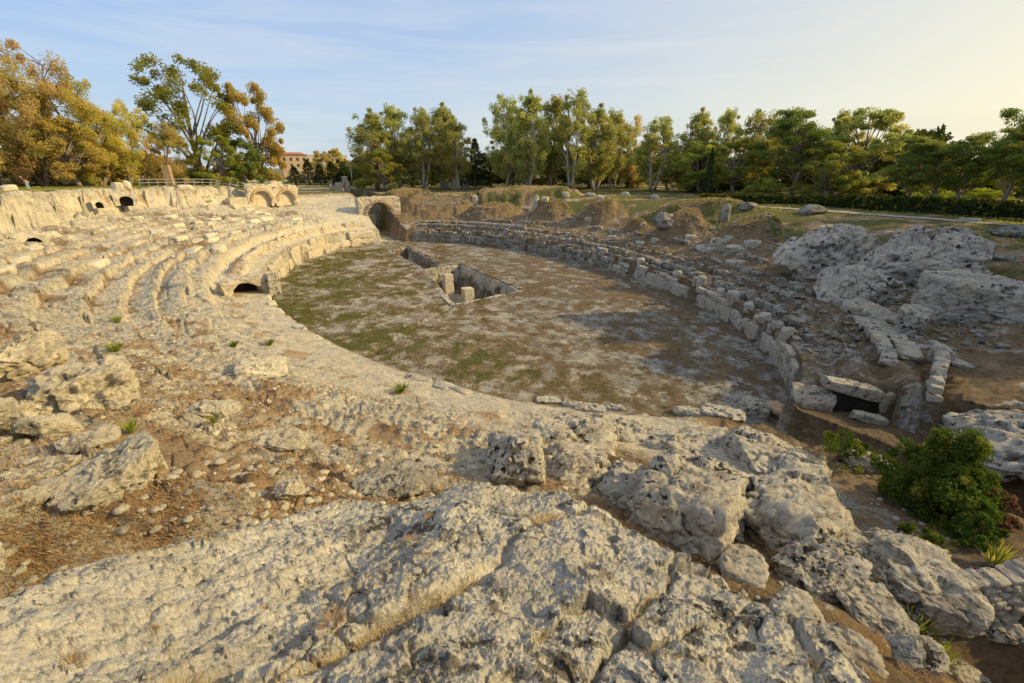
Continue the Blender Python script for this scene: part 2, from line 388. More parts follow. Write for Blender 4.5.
# ------------------------------------------------------------------ materials
class NT:
    def __init__(s, name):
        s.m = bpy.data.materials.new(name); s.m.use_nodes = True; s.t = s.m.node_tree; s.t.nodes.clear()
        s.out = s.t.nodes.new('ShaderNodeOutputMaterial'); s.bs = s.t.nodes.new('ShaderNodeBsdfPrincipled')
        s.t.links.new(s.bs.outputs[0], s.out.inputs[0]); s.bs.inputs['Specular IOR Level'].default_value = .15
        s.co = None
    def n(s, k, **kw):
        nd = s.t.nodes.new('ShaderNode' + k)
        for a, b in kw.items(): setattr(nd, a, b)
        return nd
    def l(s, a, b): s.t.links.new(a, b)
    def pos(s, world=True):
        if s.co is None:
            s.co = s.n('NewGeometry').outputs['Position'] if world else s.n('TexCoord').outputs['Object']
        return s.co
    def noise(s, sc, det=5, rough=.55, dist=0, vec=None):
        nd = s.n('TexNoise'); nd.inputs['Scale'].default_value = sc; nd.inputs['Detail'].default_value = det
        nd.inputs['Roughness'].default_value = rough; nd.inputs['Distortion'].default_value = dist
        s.l(vec or s.pos(), nd.inputs['Vector']); return nd.outputs['Fac']
    def voro(s, sc, feat='F1', vec=None, out='Distance'):
        nd = s.n('TexVoronoi'); nd.feature = feat; nd.inputs['Scale'].default_value = sc
        s.l(vec or s.pos(), nd.inputs['Vector']); return nd.outputs[out]
    def ramp(s, fac, stops, interp='LINEAR'):
        nd = s.n('ValToRGB'); cr = nd.color_ramp; cr.interpolation = interp
        while len(cr.elements) > 1: cr.elements.remove(cr.elements[-1])
        for i, (p, c) in enumerate(stops):
            e = cr.elements[0] if i == 0 else cr.elements.new(p)
            e.position = p; e.color = (c, c, c, 1) if not hasattr(c, '__len__') else (*c, 1)
        s.l(fac, nd.inputs[0]); return nd.outputs[0]
    def mix(s, f, a, b, mode='MIX'):
        nd = s.n('Mix', data_type='RGBA', blend_type=mode)
        for sk, v in ((nd.inputs[0], f), (nd.inputs[6], a), (nd.inputs[7], b)):
            if isinstance(v, bpy.types.NodeSocket): s.l(v, sk)
            elif hasattr(v, '__len__'): sk.default_value = (*v, 1)
            else: sk.default_value = v
        return nd.outputs[2]
    def m_(s, op, a, b=None, c=None):
        nd = s.n('Math', operation=op)
        for i, v in enumerate((a, b, c)):
            if v is None: continue
            if isinstance(v, bpy.types.NodeSocket): s.l(v, nd.inputs[i])
            else: nd.inputs[i].default_value = v
        return nd.outputs[0]
    def attr(s, name):
        nd = s.n('Attribute'); nd.attribute_name = name
        sp = s.n('SeparateColor'); s.l(nd.outputs['Color'], sp.inputs[0]); return sp.outputs, nd.outputs['Color']
    def bump(s, h, dist, st=1, prev=None):
        nd = s.n('Bump'); nd.inputs['Distance'].default_value = dist; nd.inputs['Strength'].default_value = st
        s.l(h, nd.inputs['Height'])
        if prev: s.l(prev, nd.inputs['Normal'])
        return nd.outputs[0]
    def done(s, col, rough=.9, nrm=None):
        if isinstance(col, bpy.types.NodeSocket): s.l(col, s.bs.inputs['Base Color'])
        else: s.bs.inputs['Base Color'].default_value = (*col, 1)
        s.bs.inputs['Roughness'].default_value = rough
        if nrm: s.l(nrm, s.bs.inputs['Normal'])
        return s.m

def limestone(t, a, b, gray, lich, lsc=1.0, pits=1.0):
    """weathered limestone colour: cream/pale, grey patina, black lichen spots, dirt in cracks"""
    c = t.mix(t.ramp(t.noise(.9 * lsc, 6, .6), [(.35, 0), (.68, 1)]), a, b)
    c = t.mix(t.m_('MULTIPLY', t.ramp(t.noise(2.1 * lsc, 8, .65), [(.42, 0), (.62, 1)]), gray), c, (.30, .29, .26))
    c = t.mix(t.ramp(t.noise(9 * lsc, 7, .72), [(.29, .42), (.40, 0)]), c, (.33, .27, .19))
    c = t.mix(t.m_('MULTIPLY', t.ramp(t.noise(.55 * lsc, 7, .7, .4), [(.46, 0), (.58, 1)]), min(1., gray * 1.3)), c, t.mix(t.ramp(t.noise(6 * lsc, 6, .75), [(.4, 0), (.6, 1)]), (.36, .36, .34), (.60, .58, .52)))
    sp = t.m_('MULTIPLY', t.ramp(t.noise(2.6 * lsc, 9, .72), [(.535, 0), (.565, 1)]), t.ramp(t.noise(.45 * lsc, 3), [(.42, 0), (.58, 1)]))
    v = t.ramp(t.noise(7 * lsc, 8, .75), [(.565, 0), (.60, 1)]); v = t.m_('MULTIPLY', v, t.ramp(t.noise(1.2 * lsc, 3), [(.45, 0), (.56, 1)]))
    c = t.mix(t.m_('MULTIPLY', t.m_('MAXIMUM', sp, v), lich), c, (.045, .043, .036))
    c = t.mix(t.m_('MULTIPLY', t.ramp(t.noise(1.3 * lsc, 6, .7), [(.64, 0), (.72, 1)]), .4), c, (.46, .25, .10))
    return c
def rock_mat(name, a, b, gray=.6, lich=1., lsc=1., bmp=1., soil=0., world=True):
    t = NT(name); t.pos(world)
    c = limestone(t, a, b, gray, lich, lsc)
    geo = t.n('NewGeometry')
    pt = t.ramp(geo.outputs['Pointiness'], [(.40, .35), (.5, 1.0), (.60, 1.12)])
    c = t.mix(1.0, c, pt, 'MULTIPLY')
    if soil:
        sx = t.n('SeparateXYZ'); t.l(geo.outputs['Normal'], sx.inputs[0])
        k = t.m_('MULTIPLY', t.ramp(sx.outputs[2], [(.75, 0), (.95, 1)]), t.ramp(t.noise(1.1, 5, .6), [(.5, 0), (.6, 1)]))
        c = t.mix(t.m_('MULTIPLY', k, soil), c, (.20, .125, .06))
    c = t.mix(t.m_('MULTIPLY', t.ramp(t.noise(15 * lsc, 7, .78), [(.57, 0), (.64, 1)]), .5 * min(1., .4 + gray)), c, (.13, .12, .10))
    c = t.mix(t.ramp(t.noise(38 * lsc, 4, .7), [(.32, .35), (.43, 0)]), c, (.34, .29, .21))
    n1 = t.bump(t.noise(5 * lsc, 10, .72), .14 * bmp)
    n2 = t.bump(t.noise(24 * lsc, 7, .72), .045 * bmp, 1, n1)
    n3 = t.bump(t.noise(70 * lsc, 4, .6), .008 * bmp, .8, n2)
    return t.done(c, .92, n3)

def ground_material():
    t = NT('amphitheatre_ground'); s, _ = t.attr('mask'); t.pos()
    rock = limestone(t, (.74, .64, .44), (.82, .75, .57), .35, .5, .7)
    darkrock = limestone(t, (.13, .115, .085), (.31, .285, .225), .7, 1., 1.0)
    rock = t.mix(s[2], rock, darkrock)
    soil = t.mix(t.ramp(t.noise(1.4, 7, .65), [(.35, 0), (.65, 1)]), (.34, .215, .115), (.58, .43, .26))
    soil = t.mix(t.ramp(t.noise(26, 4, .7), [(.46, 0), (.66, .9)]), soil, (.50, .40, .25))
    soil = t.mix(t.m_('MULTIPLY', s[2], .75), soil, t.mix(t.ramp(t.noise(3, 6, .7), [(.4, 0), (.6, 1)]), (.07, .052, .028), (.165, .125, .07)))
    nz = t.noise(2.2, 8, .7); nz2 = t.noise(9, 5, .7)
    k = t.m_('ADD', s[0], t.m_('MULTIPLY', t.m_('SUBTRACT', nz, .5), 1.5)); k = t.m_('ADD', k, t.m_('MULTIPLY', t.m_('SUBTRACT', nz2, .5), .8))
    c = t.mix(t.ramp(k, [(.42, 0), (.56, 1)]), rock, soil)
    gr = t.mix(t.ramp(t.noise(3.2, 6, .7), [(.35, 0), (.65, 1)]), (.075, .105, .022), (.19, .175, .06))
    k = t.m_('ADD', s[1], t.m_('MULTIPLY', t.m_('SUBTRACT', t.noise(1.7, 8, .72), .5), 1.3))
    c = t.mix(t.ramp(k, [(.42, 0), (.62, .92)]), c, gr)
    geo = t.n('NewGeometry')
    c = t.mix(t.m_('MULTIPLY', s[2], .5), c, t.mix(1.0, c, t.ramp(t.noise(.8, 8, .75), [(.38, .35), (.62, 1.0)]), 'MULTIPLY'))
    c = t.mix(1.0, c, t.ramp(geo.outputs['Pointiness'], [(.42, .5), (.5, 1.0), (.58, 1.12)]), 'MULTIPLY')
    c = t.mix(t.ramp(t.noise(6, 8, .78), [(.34, .7), (.5, 0)]), c, t.mix(1.0, c, (.42, .38, .32), 'MULTIPLY'))
    n1 = t.bump(t.noise(2.4, 10, .72), .30); n2 = t.bump(t.noise(15, 7, .7), .05, 1, n1)
    return t.done(c, .95, n2)

M = {}
M['ground'] = ground_material()
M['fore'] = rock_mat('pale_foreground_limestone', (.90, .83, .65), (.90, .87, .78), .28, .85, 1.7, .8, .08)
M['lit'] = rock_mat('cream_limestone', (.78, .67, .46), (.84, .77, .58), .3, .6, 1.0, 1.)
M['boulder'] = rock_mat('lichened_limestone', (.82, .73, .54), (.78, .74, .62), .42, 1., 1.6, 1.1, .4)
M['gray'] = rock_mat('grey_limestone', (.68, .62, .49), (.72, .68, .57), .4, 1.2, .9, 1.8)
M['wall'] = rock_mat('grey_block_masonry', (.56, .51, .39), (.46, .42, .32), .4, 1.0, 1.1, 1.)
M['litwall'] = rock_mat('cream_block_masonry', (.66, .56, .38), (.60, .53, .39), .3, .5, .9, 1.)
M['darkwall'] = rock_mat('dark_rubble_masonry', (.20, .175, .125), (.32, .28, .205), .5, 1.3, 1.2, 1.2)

def simple(name, c1, c2, sc=4, rough=.9, bmp=0.02, bsc=20):
    t = NT(name); c = t.mix(t.ramp(t.noise(sc, 6, .65), [(.35, 0), (.65, 1)]), c1, c2)
    return t.done(c, rough, t.bump(t.noise(bsc, 5), bmp) if bmp else None)
M['brick'] = simple('old_brick', (.36, .24, .14), (.48, .37, .25), 5)
M['bark'] = simple('grey_bark', (.16, .13, .10), (.30, .26, .21), 2.5, .95, .03)
M['palebark'] = simple('pale_eucalyptus_bark', (.30, .26, .20), (.46, .42, .35), 1.5, .9, .02)
M['metal'] = simple('galvanised_metal', (.30, .30, .30), (.38, .38, .37), 6, .5, 0)
M['hole'] = simple('painted_opening_shade', (.02, .017, .013), (.03, .026, .02), 3)  # near-black colour standing in for the shade inside openings
M['plaster_a'] = simple('ochre_plaster', (.50, .36, .22), (.56, .43, .28), .3, .9, 0)
M['plaster_b'] = simple('cream_plaster', (.58, .50, .38), (.64, .56, .44), .3, .9, 0)
M['plaster_c'] = simple('red_plaster', (.46, .22, .14), (.50, .27, .17), .3, .9, 0)
M['tile'] = simple('terracotta_tiles', (.30, .13, .07), (.38, .18, .10), 1.5, .9, 0)
M['window'] = simple('dark_window_glass', (.05, .05, .055), (.08, .08, .085), 1, .3, 0)
M['gravelpath'] = simple('pale_gravel', (.30, .28, .24), (.38, .36, .31), 3, .95, .01)

def leaf_mat(name, c1, c2, c3, trans=.35):
    t = NT(name); s, col = t.attr('tint')
    c = t.mix(s[0], c1, c2); c = t.mix(s[1], c, c3)
    oi = t.n('ObjectInfo')
    hs = t.n('HueSaturation'); t.l(c, hs.inputs['Color'])
    t.l(t.m_('ADD', t.m_('MULTIPLY', oi.outputs['Random'], .03), .487), hs.inputs['Hue'])
    t.l(t.m_('ADD', t.m_('MULTIPLY', oi.outputs['Random'], .3), .85), hs.inputs['Value'])
    c = hs.outputs[0]
    df = t.n('BsdfDiffuse'); tr = t.n('BsdfTranslucent'); mx = t.n('MixShader'); mx.inputs[0].default_value = trans
    t.l(c, df.inputs[0]); t.l(t.mix(1., c, (1.35, 1.25, .7), 'MULTIPLY'), tr.inputs[0])
    t.l(df.outputs[0], mx.inputs[1]); t.l(tr.outputs[0], mx.inputs[2]); t.l(mx.outputs[0], t.out.inputs[0])
    t.t.nodes.remove(t.bs)
    return t.m
M['l_euc'] = leaf_mat('eucalyptus_leaves', (.29, .33, .115), (.46, .465, .165), (.56, .49, .18), .5)
M['l_gold'] = leaf_mat('golden_autumn_leaves', (.50, .42, .12), (.60, .50, .15), (.38, .39, .11), .45)
M['l_orange'] = leaf_mat('rusty_autumn_leaves', (.55, .44, .18), (.64, .52, .23), (.46, .44, .14), .45)
M['l_green'] = leaf_mat('green_leaves', (.20, .25, .055), (.36, .37, .085), (.48, .42, .10), .45)
M['l_pine'] = leaf_mat('pine_needles', (.13, .19, .055), (.26, .31, .085), (.36, .36, .10), .45)
M['l_dark'] = leaf_mat('dark_conifer_needles', (.03, .048, .02), (.06, .08, .028), (.09, .10, .04), .15)
M['l_hedge'] = leaf_mat('hedge_leaves', (.045, .065, .015), (.085, .10, .024), (.26, .23, .05), .25)
M['l_ivy'] = leaf_mat('ivy_leaves', (.06, .10, .018), (.13, .17, .03), (.30, .30, .05), .35)
M['l_lime'] = leaf_mat('bright_young_leaves', (.26, .32, .05), (.38, .42, .08), (.2, .26, .04), .4)
M['l_dry'] = leaf_mat('dry_grass_blades', (.42, .29, .145), (.52, .39, .21), (.32, .18, .085), .2)
M['l_straw'] = leaf_mat('straw_blades', (.50, .38, .19), (.62, .50, .28), (.40, .34, .14), .3)
M['l_brown'] = leaf_mat('brown_withered_leaves', (.22, .13, .06), (.32, .19, .09), (.20, .16, .06), .2)

# ------------------------------------------------------------------ rocks
_ico = {}
def ico(n):
    if n not in _ico:
        bm = bmesh.new(); bmesh.ops.create_icosphere(bm, subdivisions=n, radius=1)
        v = np.array([x.co[:] for x in bm.verts]); v /= np.linalg.norm(v, axis=1)[:, None]
        f = np.array([[x.index for x in q.verts] for q in bm.faces]); bm.free(); _ico[n] = (v, f)
    return _ico[n]
def rock_verts(dims, seed, n=5, e=3.5, rough=1., cuts=5, tilt=(0, 0, 0)):
    r = np.random.default_rng(seed)
    d, f = ico(n)
    p = d / (np.sum(np.abs(d) ** e, axis=1) ** (1 / e))[:, None]
    for k in range(cuts * 2):
        nn = r.normal(size=3); nn /= np.linalg.norm(nn); c = r.uniform(.60, .95) * (1 if e < 5 else 1.18)
        p = p - np.maximum(0, p @ nn - c)[:, None] * nn[None] * .9
    dims = np.array(dims) / 2
    p = p * dims; m = float(np.cbrt(np.prod(dims)))
    o = r.uniform(-50, 50, 3); q = p + o
    w = fbm3(q, .7 / m, seed, 3)
    h = .09 * w + .05 * (1 - 2 * np.abs(fbm3(q, 2.0 / m, seed + 7, 4)))
    if n >= 5:
        w2 = fbm3(q, 3.3 / m, seed + 11, 3)
        qq = q * np.array([1, 1, 1.5]) + .18 * m * w2[:, None]
        fa, fe = facet3(qq, 1.5 / m, seed + 3); h = h + .13 * fa - .05 * np.exp(-(fe / .035) ** 2) * sst(-.3, .1, w)
        fb, fe2 = facet3(qq + 3.3, 4.2 / m, seed + 4); h = h + .05 * fb - .018 * np.exp(-(fe2 / .06) ** 2)
        h = h + .028 * (1 - 2 * np.abs(fbm3(q, 7 / m, seed + 9, 4, .65))) + .012 * fbm3(q, 22 / m, seed + 13, 3, .7)
    p = p + d * (h * m * rough)[:, None]
    R = np.array(Matrix.Rotation(tilt[2], 3, 'Z') @ Matrix.Rotation(tilt[1], 3, 'Y') @ Matrix.Rotation(tilt[0], 3, 'X'))
    return p @ R.T, f
def rock(name, label, cat, c, dims, seed, mat, n=5, e=3.5, rough=1., cuts=5, tilt=(0, 0, 0), group=None, parent=None):
    v, f = rock_verts(dims, seed, n, e, rough, cuts, tilt)
    o = obj(name, npmesh(name, v, f, [mat]), parent, c)
    return tag(o, label, cat, group)
def px_rock(name, label, cat, px, py, w, h, seed, mat, depth=1., sink=.3, **kw):
    """a rock whose foot stands on the ground at photo point (px,py); w,h in photo pixels at that distance"""
    X, Y, Z, t = hit(px, py)
    k = t / F; up = kw.pop('up', 0); dk = kw.pop('dk', 1)
    sA = -ray(px, py)[2] / math.sqrt(1 + ray(px, py)[0] ** 2 + ((py - 341.5) / F) ** 2)
    h = max(.28 * h, (h - .85 * w * depth * sA) / math.sqrt(1 - sA * sA))
    dims = (w * k, w * k * depth * dk, h * k * (1 + sink))
    # step back by half depth along the line of sight
    s = 1 + .38 * w * k * depth * dk / math.hypot(X, Y)
    X2, Y2 = X * s, Y * s
    az = math.atan2(-X, Y)
    tl = kw.pop('tilt', (0, 0, 0)); tl = (tl[0], tl[1], tl[2] + az)
    return rock(name, label, cat, (X2, Y2, Z + h * k * (.5 - sink / 2) + up + .5 * w * k * depth * dk * math.sin(tl[0]) * .6), dims, seed, mat, tilt=tl, **kw)

def shelf(name, label, xl, xr, yf, yt, yb, seed, mat, yaw=0., e=6, cuts=3, rough=.9, lift=.12, n=6):
    """ledge block: foot at yf, front face up to yt, top running back to yb (photo points), resting on the slope"""
    xc = (xl + xr) / 2
    X, Y, Z, t = hit(xc, yf); k = t / F; wd = (xr - xl) * k
    sA = -ray(xc, yf)[2] / math.sqrt(1 + ray(xc, yf)[0] ** 2 + ((yf - 341.5) / F) ** 2)
    hf = max(.12, (yf - yt) * k / math.sqrt(1 - sA * sA))
    u, f_, dn = ray(xc, yb); tt = TS[(TS > t)]; zz = terr(u * tt, f_ * tt) + lift
    ix = np.argmax(EYE + dn * tt < zz); tb = tt[ix]
    a = Vector((X, Y, Z + hf)); b = Vector((u * tb, f_ * tb, EYE + dn * tb)); L_ = min((b - a).length, wd * 2.2)
    dr = (b - a).normalized(); az = math.atan2(-dr.x, dr.y); pt = math.asin(dr.z); th = hf + .9 * wd * .5
    Rm = Matrix.Rotation(az + yaw, 3, 'Z') @ Matrix.Rotation(pt, 3, 'X')
    c = a + dr * L_ / 2 - Rm @ Vector((0, 0, th / 2))
    v, f = rock_verts((wd, L_ * 1.08, th), seed, n, e, rough, cuts, (0, 0, 0))
    v = v @ np.array(Rm).T
    return tag(obj(name, npmesh(name, v, f, [mat]), None, c), label, 'rock')
# radial earth mounds on the far right tiers
_m = []
for (px, py, ra, rc, hgt, fl, rot) in [(440, 217, 6, 9, 1.5, .5, 0), (492, 217, 4, 6, 1.5, .45, 0), (549, 219, 4, 4.2, 2.3, .3, 0), (600, 221, 4, 4.4, 2.4, .3, 0),
          (680, 238, 4.6, 4.6, 2.6, .15, 0), (636, 232, 2, 2.2, 1.4, .1, 0), (746, 243, 3.4, 4.6, 1.9, .35, 0), (410, 204, 7, 7, 1.4, .4, 0), (520, 202, 6, 14, 1.6, .6, 0), (700, 216, 4, 9, 1.6, .3, 0)]:
    x, y, z_, t_ = hit(px, py); k_ = 1 + ra * .55 / math.hypot(x, y)
    _m.append((x * k_, y * k_, ra, rc, math.atan2(y, x) + rot, hgt, fl))
MOUNDS += _m

# ------------------------------------------------------------------ ground sheet
def build_ground():
    th = np.radians(np.linspace(-72, 72, 1300))
    r = np.concatenate([np.exp(np.linspace(math.log(.35), math.log(170), 800)), np.exp(np.linspace(math.log(174), math.log(9000), 40))])
    T, Rr = np.meshgrid(th, r)
    X, Y = Rr * np.sin(T), Rr * np.cos(T)
    th2 = np.radians(np.linspace(72, 288, 100)); r2 = r[::20]
    T2, R2 = np.meshgrid(th2, r2)
    X2, Y2 = R2 * np.sin(T2), R2 * np.cos(T2)
    def grid(nr_, nc, o):
        i = np.arange(nr_ - 1)[:, None] * nc + np.arange(nc - 1)[None]
        i = i.ravel() + o
        return np.stack([i, i + 1, i + nc + 1, i + nc], 1)[:, ::-1]
    x = np.concatenate([X.ravel(), X2.ravel()]); y = np.concatenate([Y.ravel(), Y2.ravel()])
    cx = np.array_split(x, 64); cy = np.array_split(y, 64)
    with ThreadPoolExecutor(4) as ex: res = list(ex.map(lambda q: terr(q[0], q[1], True), zip(cx, cy)))
    z, so, g, dk = (np.concatenate([r_[i] for r_ in res]) for i in range(4))
    f = np.concatenate([grid(len(r), len(th), 0), grid(len(r2), len(th2), X.size)])
    me = npmesh('ground', np.stack([x, y, z], 1), f, [M['ground']])
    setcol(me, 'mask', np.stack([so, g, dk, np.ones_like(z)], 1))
    o = obj('ground', me); tag(o, 'carved pale limestone bowl of the amphitheatre with its arena floor and park ground', 'ground', kind='structure')
build_ground()
# ------------------------------------------------------------------ foreground outcrop
def slab_plane(X, Y):
    return 10.80 - .50 * np.maximum(Y, .2) - .19 * X - .012 * X * X
def on_slab(px, py):
    u, f_, dn = ray(px, py); t = 1.0
    while EYE + dn * t > float(slab_plane(np.float64(u * t), np.float64(f_ * t))) and t < 9: t += .01
    return (u * t, f_ * t)
SLAB = [(-3.4, -1.2), (-4.2, .4), (-2.75, 1.85), (-2.35, 3.1), (-1.8, 3.9), (-.7, 4.4), (.1, 4.5), (.62, 4.3), on_slab(650, 532), on_slab(705, 560), on_slab(770, 596), on_slab(835, 640), on_slab(900, 700), (1.7, .2), (1.6, -1.2)]
def polyd(X, Y, P):
    d = np.full(np.shape(X), 1e9); ins = np.zeros(np.shape(X), bool)
    for (x0, y0), (x1, y1) in zip(P, P[1:] + P[:1]):
        d = np.minimum(d, segd(X, Y, (x0, y0), (x1, y1))[0])
        c = ((y0 > Y) != (y1 > Y)) & (X < (x1 - x0) * (Y - y0) / (y1 - y0 + 1e-12) + x0)
        ins ^= c
    return np.where(ins, d, -d)
def build_slab():
    th = np.radians(np.concatenate([np.linspace(-178, -68.5, 220), np.linspace(-68, 66, 1060), np.linspace(66.5, 178, 220)])); r = np.exp(np.linspace(math.log(.22), math.log(6.4), 640))
    T, R = np.meshgrid(th, r); X = (R * np.sin(T)).ravel(); Y = (R * np.cos(T)).ravel()
    w1 = fbm2(X * 1.1, Y * 1.1, 300, 4); w2 = fbm2(X * 3, Y * 3, 301, 3)
    ed = polyd(X, Y, SLAB) + .16 * w1 + .05 * w2
    z = slab_plane(X, Y)
    # bedding direction runs from lower left to upper right of the view
    a = X * .86 - Y * .5; b = X * .5 + Y * .86
    z = z + .10 * rid2(a * 1.0 + .25 * w1, b * .33, 310, 4, .55) + .07 * fbm2(X * 1.6, Y * 1.6, 320, 4) + .03 * rid2(X * 6, Y * 6, 330, 5, .62)
    z = z + .018 * fbm2(a * 9 + w2, b * 5, 331, 4, .65)
    # ledges: the left half breaks down in long steps
    for k, (off, h) in enumerate(((.35, .07), (.85, .10), (1.45, .11), (1.95, .09))):
        e = (-a - off - .12 * w1 - .05 * w2) * sst(-3.2, 0, -X + .0)
        z = z - h * sst(0, .05, e) * sst(.3, 1.2, -X)
    # cracks
    ck = np.abs(a + .32 + .16 * w1 + .10 * fbm2(b * .8, a * .8, 340, 3)); k1 = np.exp(-(ck / .018) ** 2)
    ck2 = np.abs(a - .55 + .2 * w1); k2 = np.exp(-(ck2 / .022) ** 2) * sst(-.2, .2, w2 + .3)
    ck3 = np.abs(a + 1.2 + .2 * w1); k3 = np.exp(-(ck3 / .035) ** 2)
    lump = sst(.0, .7, X + .15 * w1 - .18 * (Y - 2))
    fa, fe = facet2(a * 1.5 + .3 * w1 + .15 * w2, b * 1.0 + .3 * w2, 350); fb, fe2 = facet2(X * 4.2 + .3 * w2, Y * 4.2 + .3 * w1, 351); fc, fe3 = facet2(X * 12 + .4 * w2, Y * 12, 352)
    z = z + (.05 + .06 * lump) * fa + (.020 + .03 * lump) * fb + .014 * fc + .014 * rid2(X * 13, Y * 13, 367, 4, .65) - .03 * np.clip(rid2(X * 2.3 + .3 * w1, Y * 2.3, 368, 4) - .55, 0, 1)
    wk = .5 * np.exp(-(fe / .022) ** 2) * np.clip(.7 * lump + .3 * sst(-.1, .2, w1), 0, 1) * sst(-.35, .05, w2 + .5 * w1) + .4 * np.exp(-(fe2 / .05) ** 2) * sst(.1, .3, w1 + .5 * w2) 
    ckk = np.clip(k1 + k2 + k3 + wk, 0, 1)
    z = z - .08 * ckk
    z = z + .012 * fbm2(X * 22, Y * 22, 366, 4, .7)
    z = z - 1.8 * np.clip(-ed + .12, 0, 2) ** 1.3 - .12 * (1 - sst(0, .35, ed))
    keep = ed > -1.0
    nc = len(th); i = (np.arange(len(r) - 1)[:, None] * nc + np.arange(nc - 1)[None]).ravel()
    f = np.stack([i, i + 1, i + nc + 1, i + nc], 1)[:, ::-1]; f = f[keep[f].all(1)]
    me = npmesh('rock_outcrop', np.stack([X, Y, z], 1), f, [M['fore']])
    dirt = np.clip(ckk * 1.2 * sst(-.3, .2, w1 + .4), 0, 1)
    pock = sst(.30, .42, fbm2(X * 1.2 + 5, Y * 1.2, 370, 3)) * sst(.45, .25, w2 + .3)
    setcol(me, 'mask', np.stack([np.clip(dirt + .0 * pock, 0, 1), 0 * X, 0 * X, 1 + 0 * X], 1))
    o = obj('rock_outcrop', me); tag(o, 'huge pale sloping slab of cracked limestone filling the bottom foreground', 'rock')
    return X, Y, z, ed, ckk
SLX = build_slab()

def zat(x, y):
    """height of the foreground slab (or of the ground beyond it)"""
    k = np.argmin((SLX[0] - x) ** 2 + (SLX[1] - y) ** 2)
    if SLX[3][k] > .0 and (SLX[0][k] - x) ** 2 + (SLX[1][k] - y) ** 2 < .01: return max(float(SLX[2][k]), gz(x, y))
    return gz(x, y)

# ------------------------------------------------------------------ rocks and boulders near the viewpoint
B = M['boulder']; Lm = M['lit']; G = M['gray']
shelf('limestone_block', 'upright grey block in the boulder row with a dark gap at its left foot', 488, 541, 477, 444, 419, 21, B, 0.05, 6)
shelf('limestone_slab', 'long flat slab with a shaded undercut edge beside the upright grey block', 541, 618, 486, 470, 440, 22, B, -0.35, 6)
shelf('limestone_slab', 'orange stained rounded slab overhanging behind the long flat slab', 546, 626, 452, 436, 413, 23, B, -0.3, 5)
shelf('limestone_boulder', 'low hummocky boulder wedged between the flat slab and the big flat-faced block', 604, 652, 506, 482, 450, 24, B, -0.1, 4)
shelf('limestone_block', 'big pale block with a sheer flat front face and blackened upper edge', 644, 754, 540, 500, 434, 25, B, -0.12, 7)
px_rock('limestone_boulder', 'black lichened corner boulder with green moss left of the sheer-faced block', 'rock', 662, 520, 44, 64, 26, B, .9, cuts=6, n=6)
shelf('limestone_boulder', 'massive sloping boulder with orange spots at the right end of the row', 738, 860, 556, 512, 456, 27, B, -0.25, 5)
shelf('limestone_slab', 'broad pale slab lying behind the sheer-faced block', 640, 738, 452, 442, 416, 28, B, -0.1, 6)
shelf('limestone_slab', 'pale weathered slab behind the massive sloping boulder', 728, 806, 474, 458, 427, 29, B, -0.15, 5)
shelf('limestone_slab', 'rounded pale slab nearest the small ivy clump', 786, 828, 478, 462, 438, 30, B, -0.15, 5)
shelf('limestone_slab', 'wide bare slab between the boulder row and the arena edge', 596, 690, 440, 432, 411, 31, B, 0, 6)
px_rock('limestone_block', 'small clean buff block leaning under the massive sloping boulder', 'rock', 846, 566, 34, 34, 32, B, 1, e=6, cuts=2)
px_rock('limestone_boulder', 'dark lichened lumpy boulder in front of the massive sloping boulder', 'rock', 812, 590, 74, 62, 33, B, 1, cuts=6, n=6)
px_rock('limestone_boulder', 'narrow knobbly rock running down beside the brown dry grass', 'rock', 862, 624, 78, 44, 34, B, .8, cuts=6, n=6, tilt=(0, .3, -.5))
px_rock('limestone_boulder', 'small dark cracked rock beside the bright green plant', 'rock', 905, 668, 46, 44, 35, B, 1, cuts=6, n=6)
px_rock('limestone_boulder', 'slanting split rock with a flat shaded face under the ivy patch', 'rock', 893, 612, 92, 96, 36, B, 1.1, e=5, cuts=6, n=6, tilt=(-.2, .3, .4))
px_rock('rock_outcrop', 'great sloping outcrop at the right edge with a sunlit upper corner', 'rock', 1035, 470, 165, 96, 37, G, 1.6, e=4, cuts=5, n=6, tilt=(-.1, -.25, .3), sink=.5)
# left side
px_rock('limestone_boulder', 'broad wedge of limestone on the left slope with a sunlit face', 'rock', 122, 490, 100, 44, 41, Lm, .6, e=6, cuts=5, n=6, tilt=(-.1, -.1, .3), sink=.9)
px_rock('limestone_boulder', 'rounded pale rock with a dark end just behind the wedge', 'rock', 92, 448, 48, 22, 42, Lm, .7, e=4, n=5)
px_rock('rock_outcrop', 'knobbly pale outcrop with dark hollows on the left slope', 'rock', 82, 408, 92, 46, 43, Lm, .7, rough=1.5, cuts=4, sink=.9, n=6)
px_rock('rock_outcrop', 'bleached bumpy outcrop uphill of the knobbly one near the left edge', 'rock', 28, 372, 80, 40, 44, Lm, .7, rough=1.5, cuts=4, sink=.9, n=6)
px_rock('limestone_boulder', 'cut off pale boulder at the left edge above the flat ledge', 'rock', 0, 436, 40, 40, 45, Lm, .8, cuts=5, n=5)
px_rock('limestone_boulder', 'slim dark ended rock between the knobbly outcrop and the rounded rock', 'rock', 54, 436, 52, 26, 46, Lm, .7, cuts=5, n=5, tilt=(0, .3, .4))
px_rock('limestone_slab', 'flat ledge of pale rock with dry grass at the left edge', 'rock', 44, 480, 70, 20, 47, Lm, .7, e=4, cuts=4, n=6)
px_rock('limestone_slab', 'low flat slab at the left edge above the dry brush', 'rock', 24, 522, 74, 22, 48, Lm, .8, e=4, cuts=4, n=6)
px_rock('limestone_boulder', 'grey rock corner at the left edge beside the dry brush', 'rock', -4, 590, 44, 40, 49, M['fore'], 1., n=5)
px_rock('limestone_boulder', 'white jagged ridge of stones on the brown slope', 'rock', 215, 418, 50, 22, 50, Lm, .8, cuts=8, n=5)
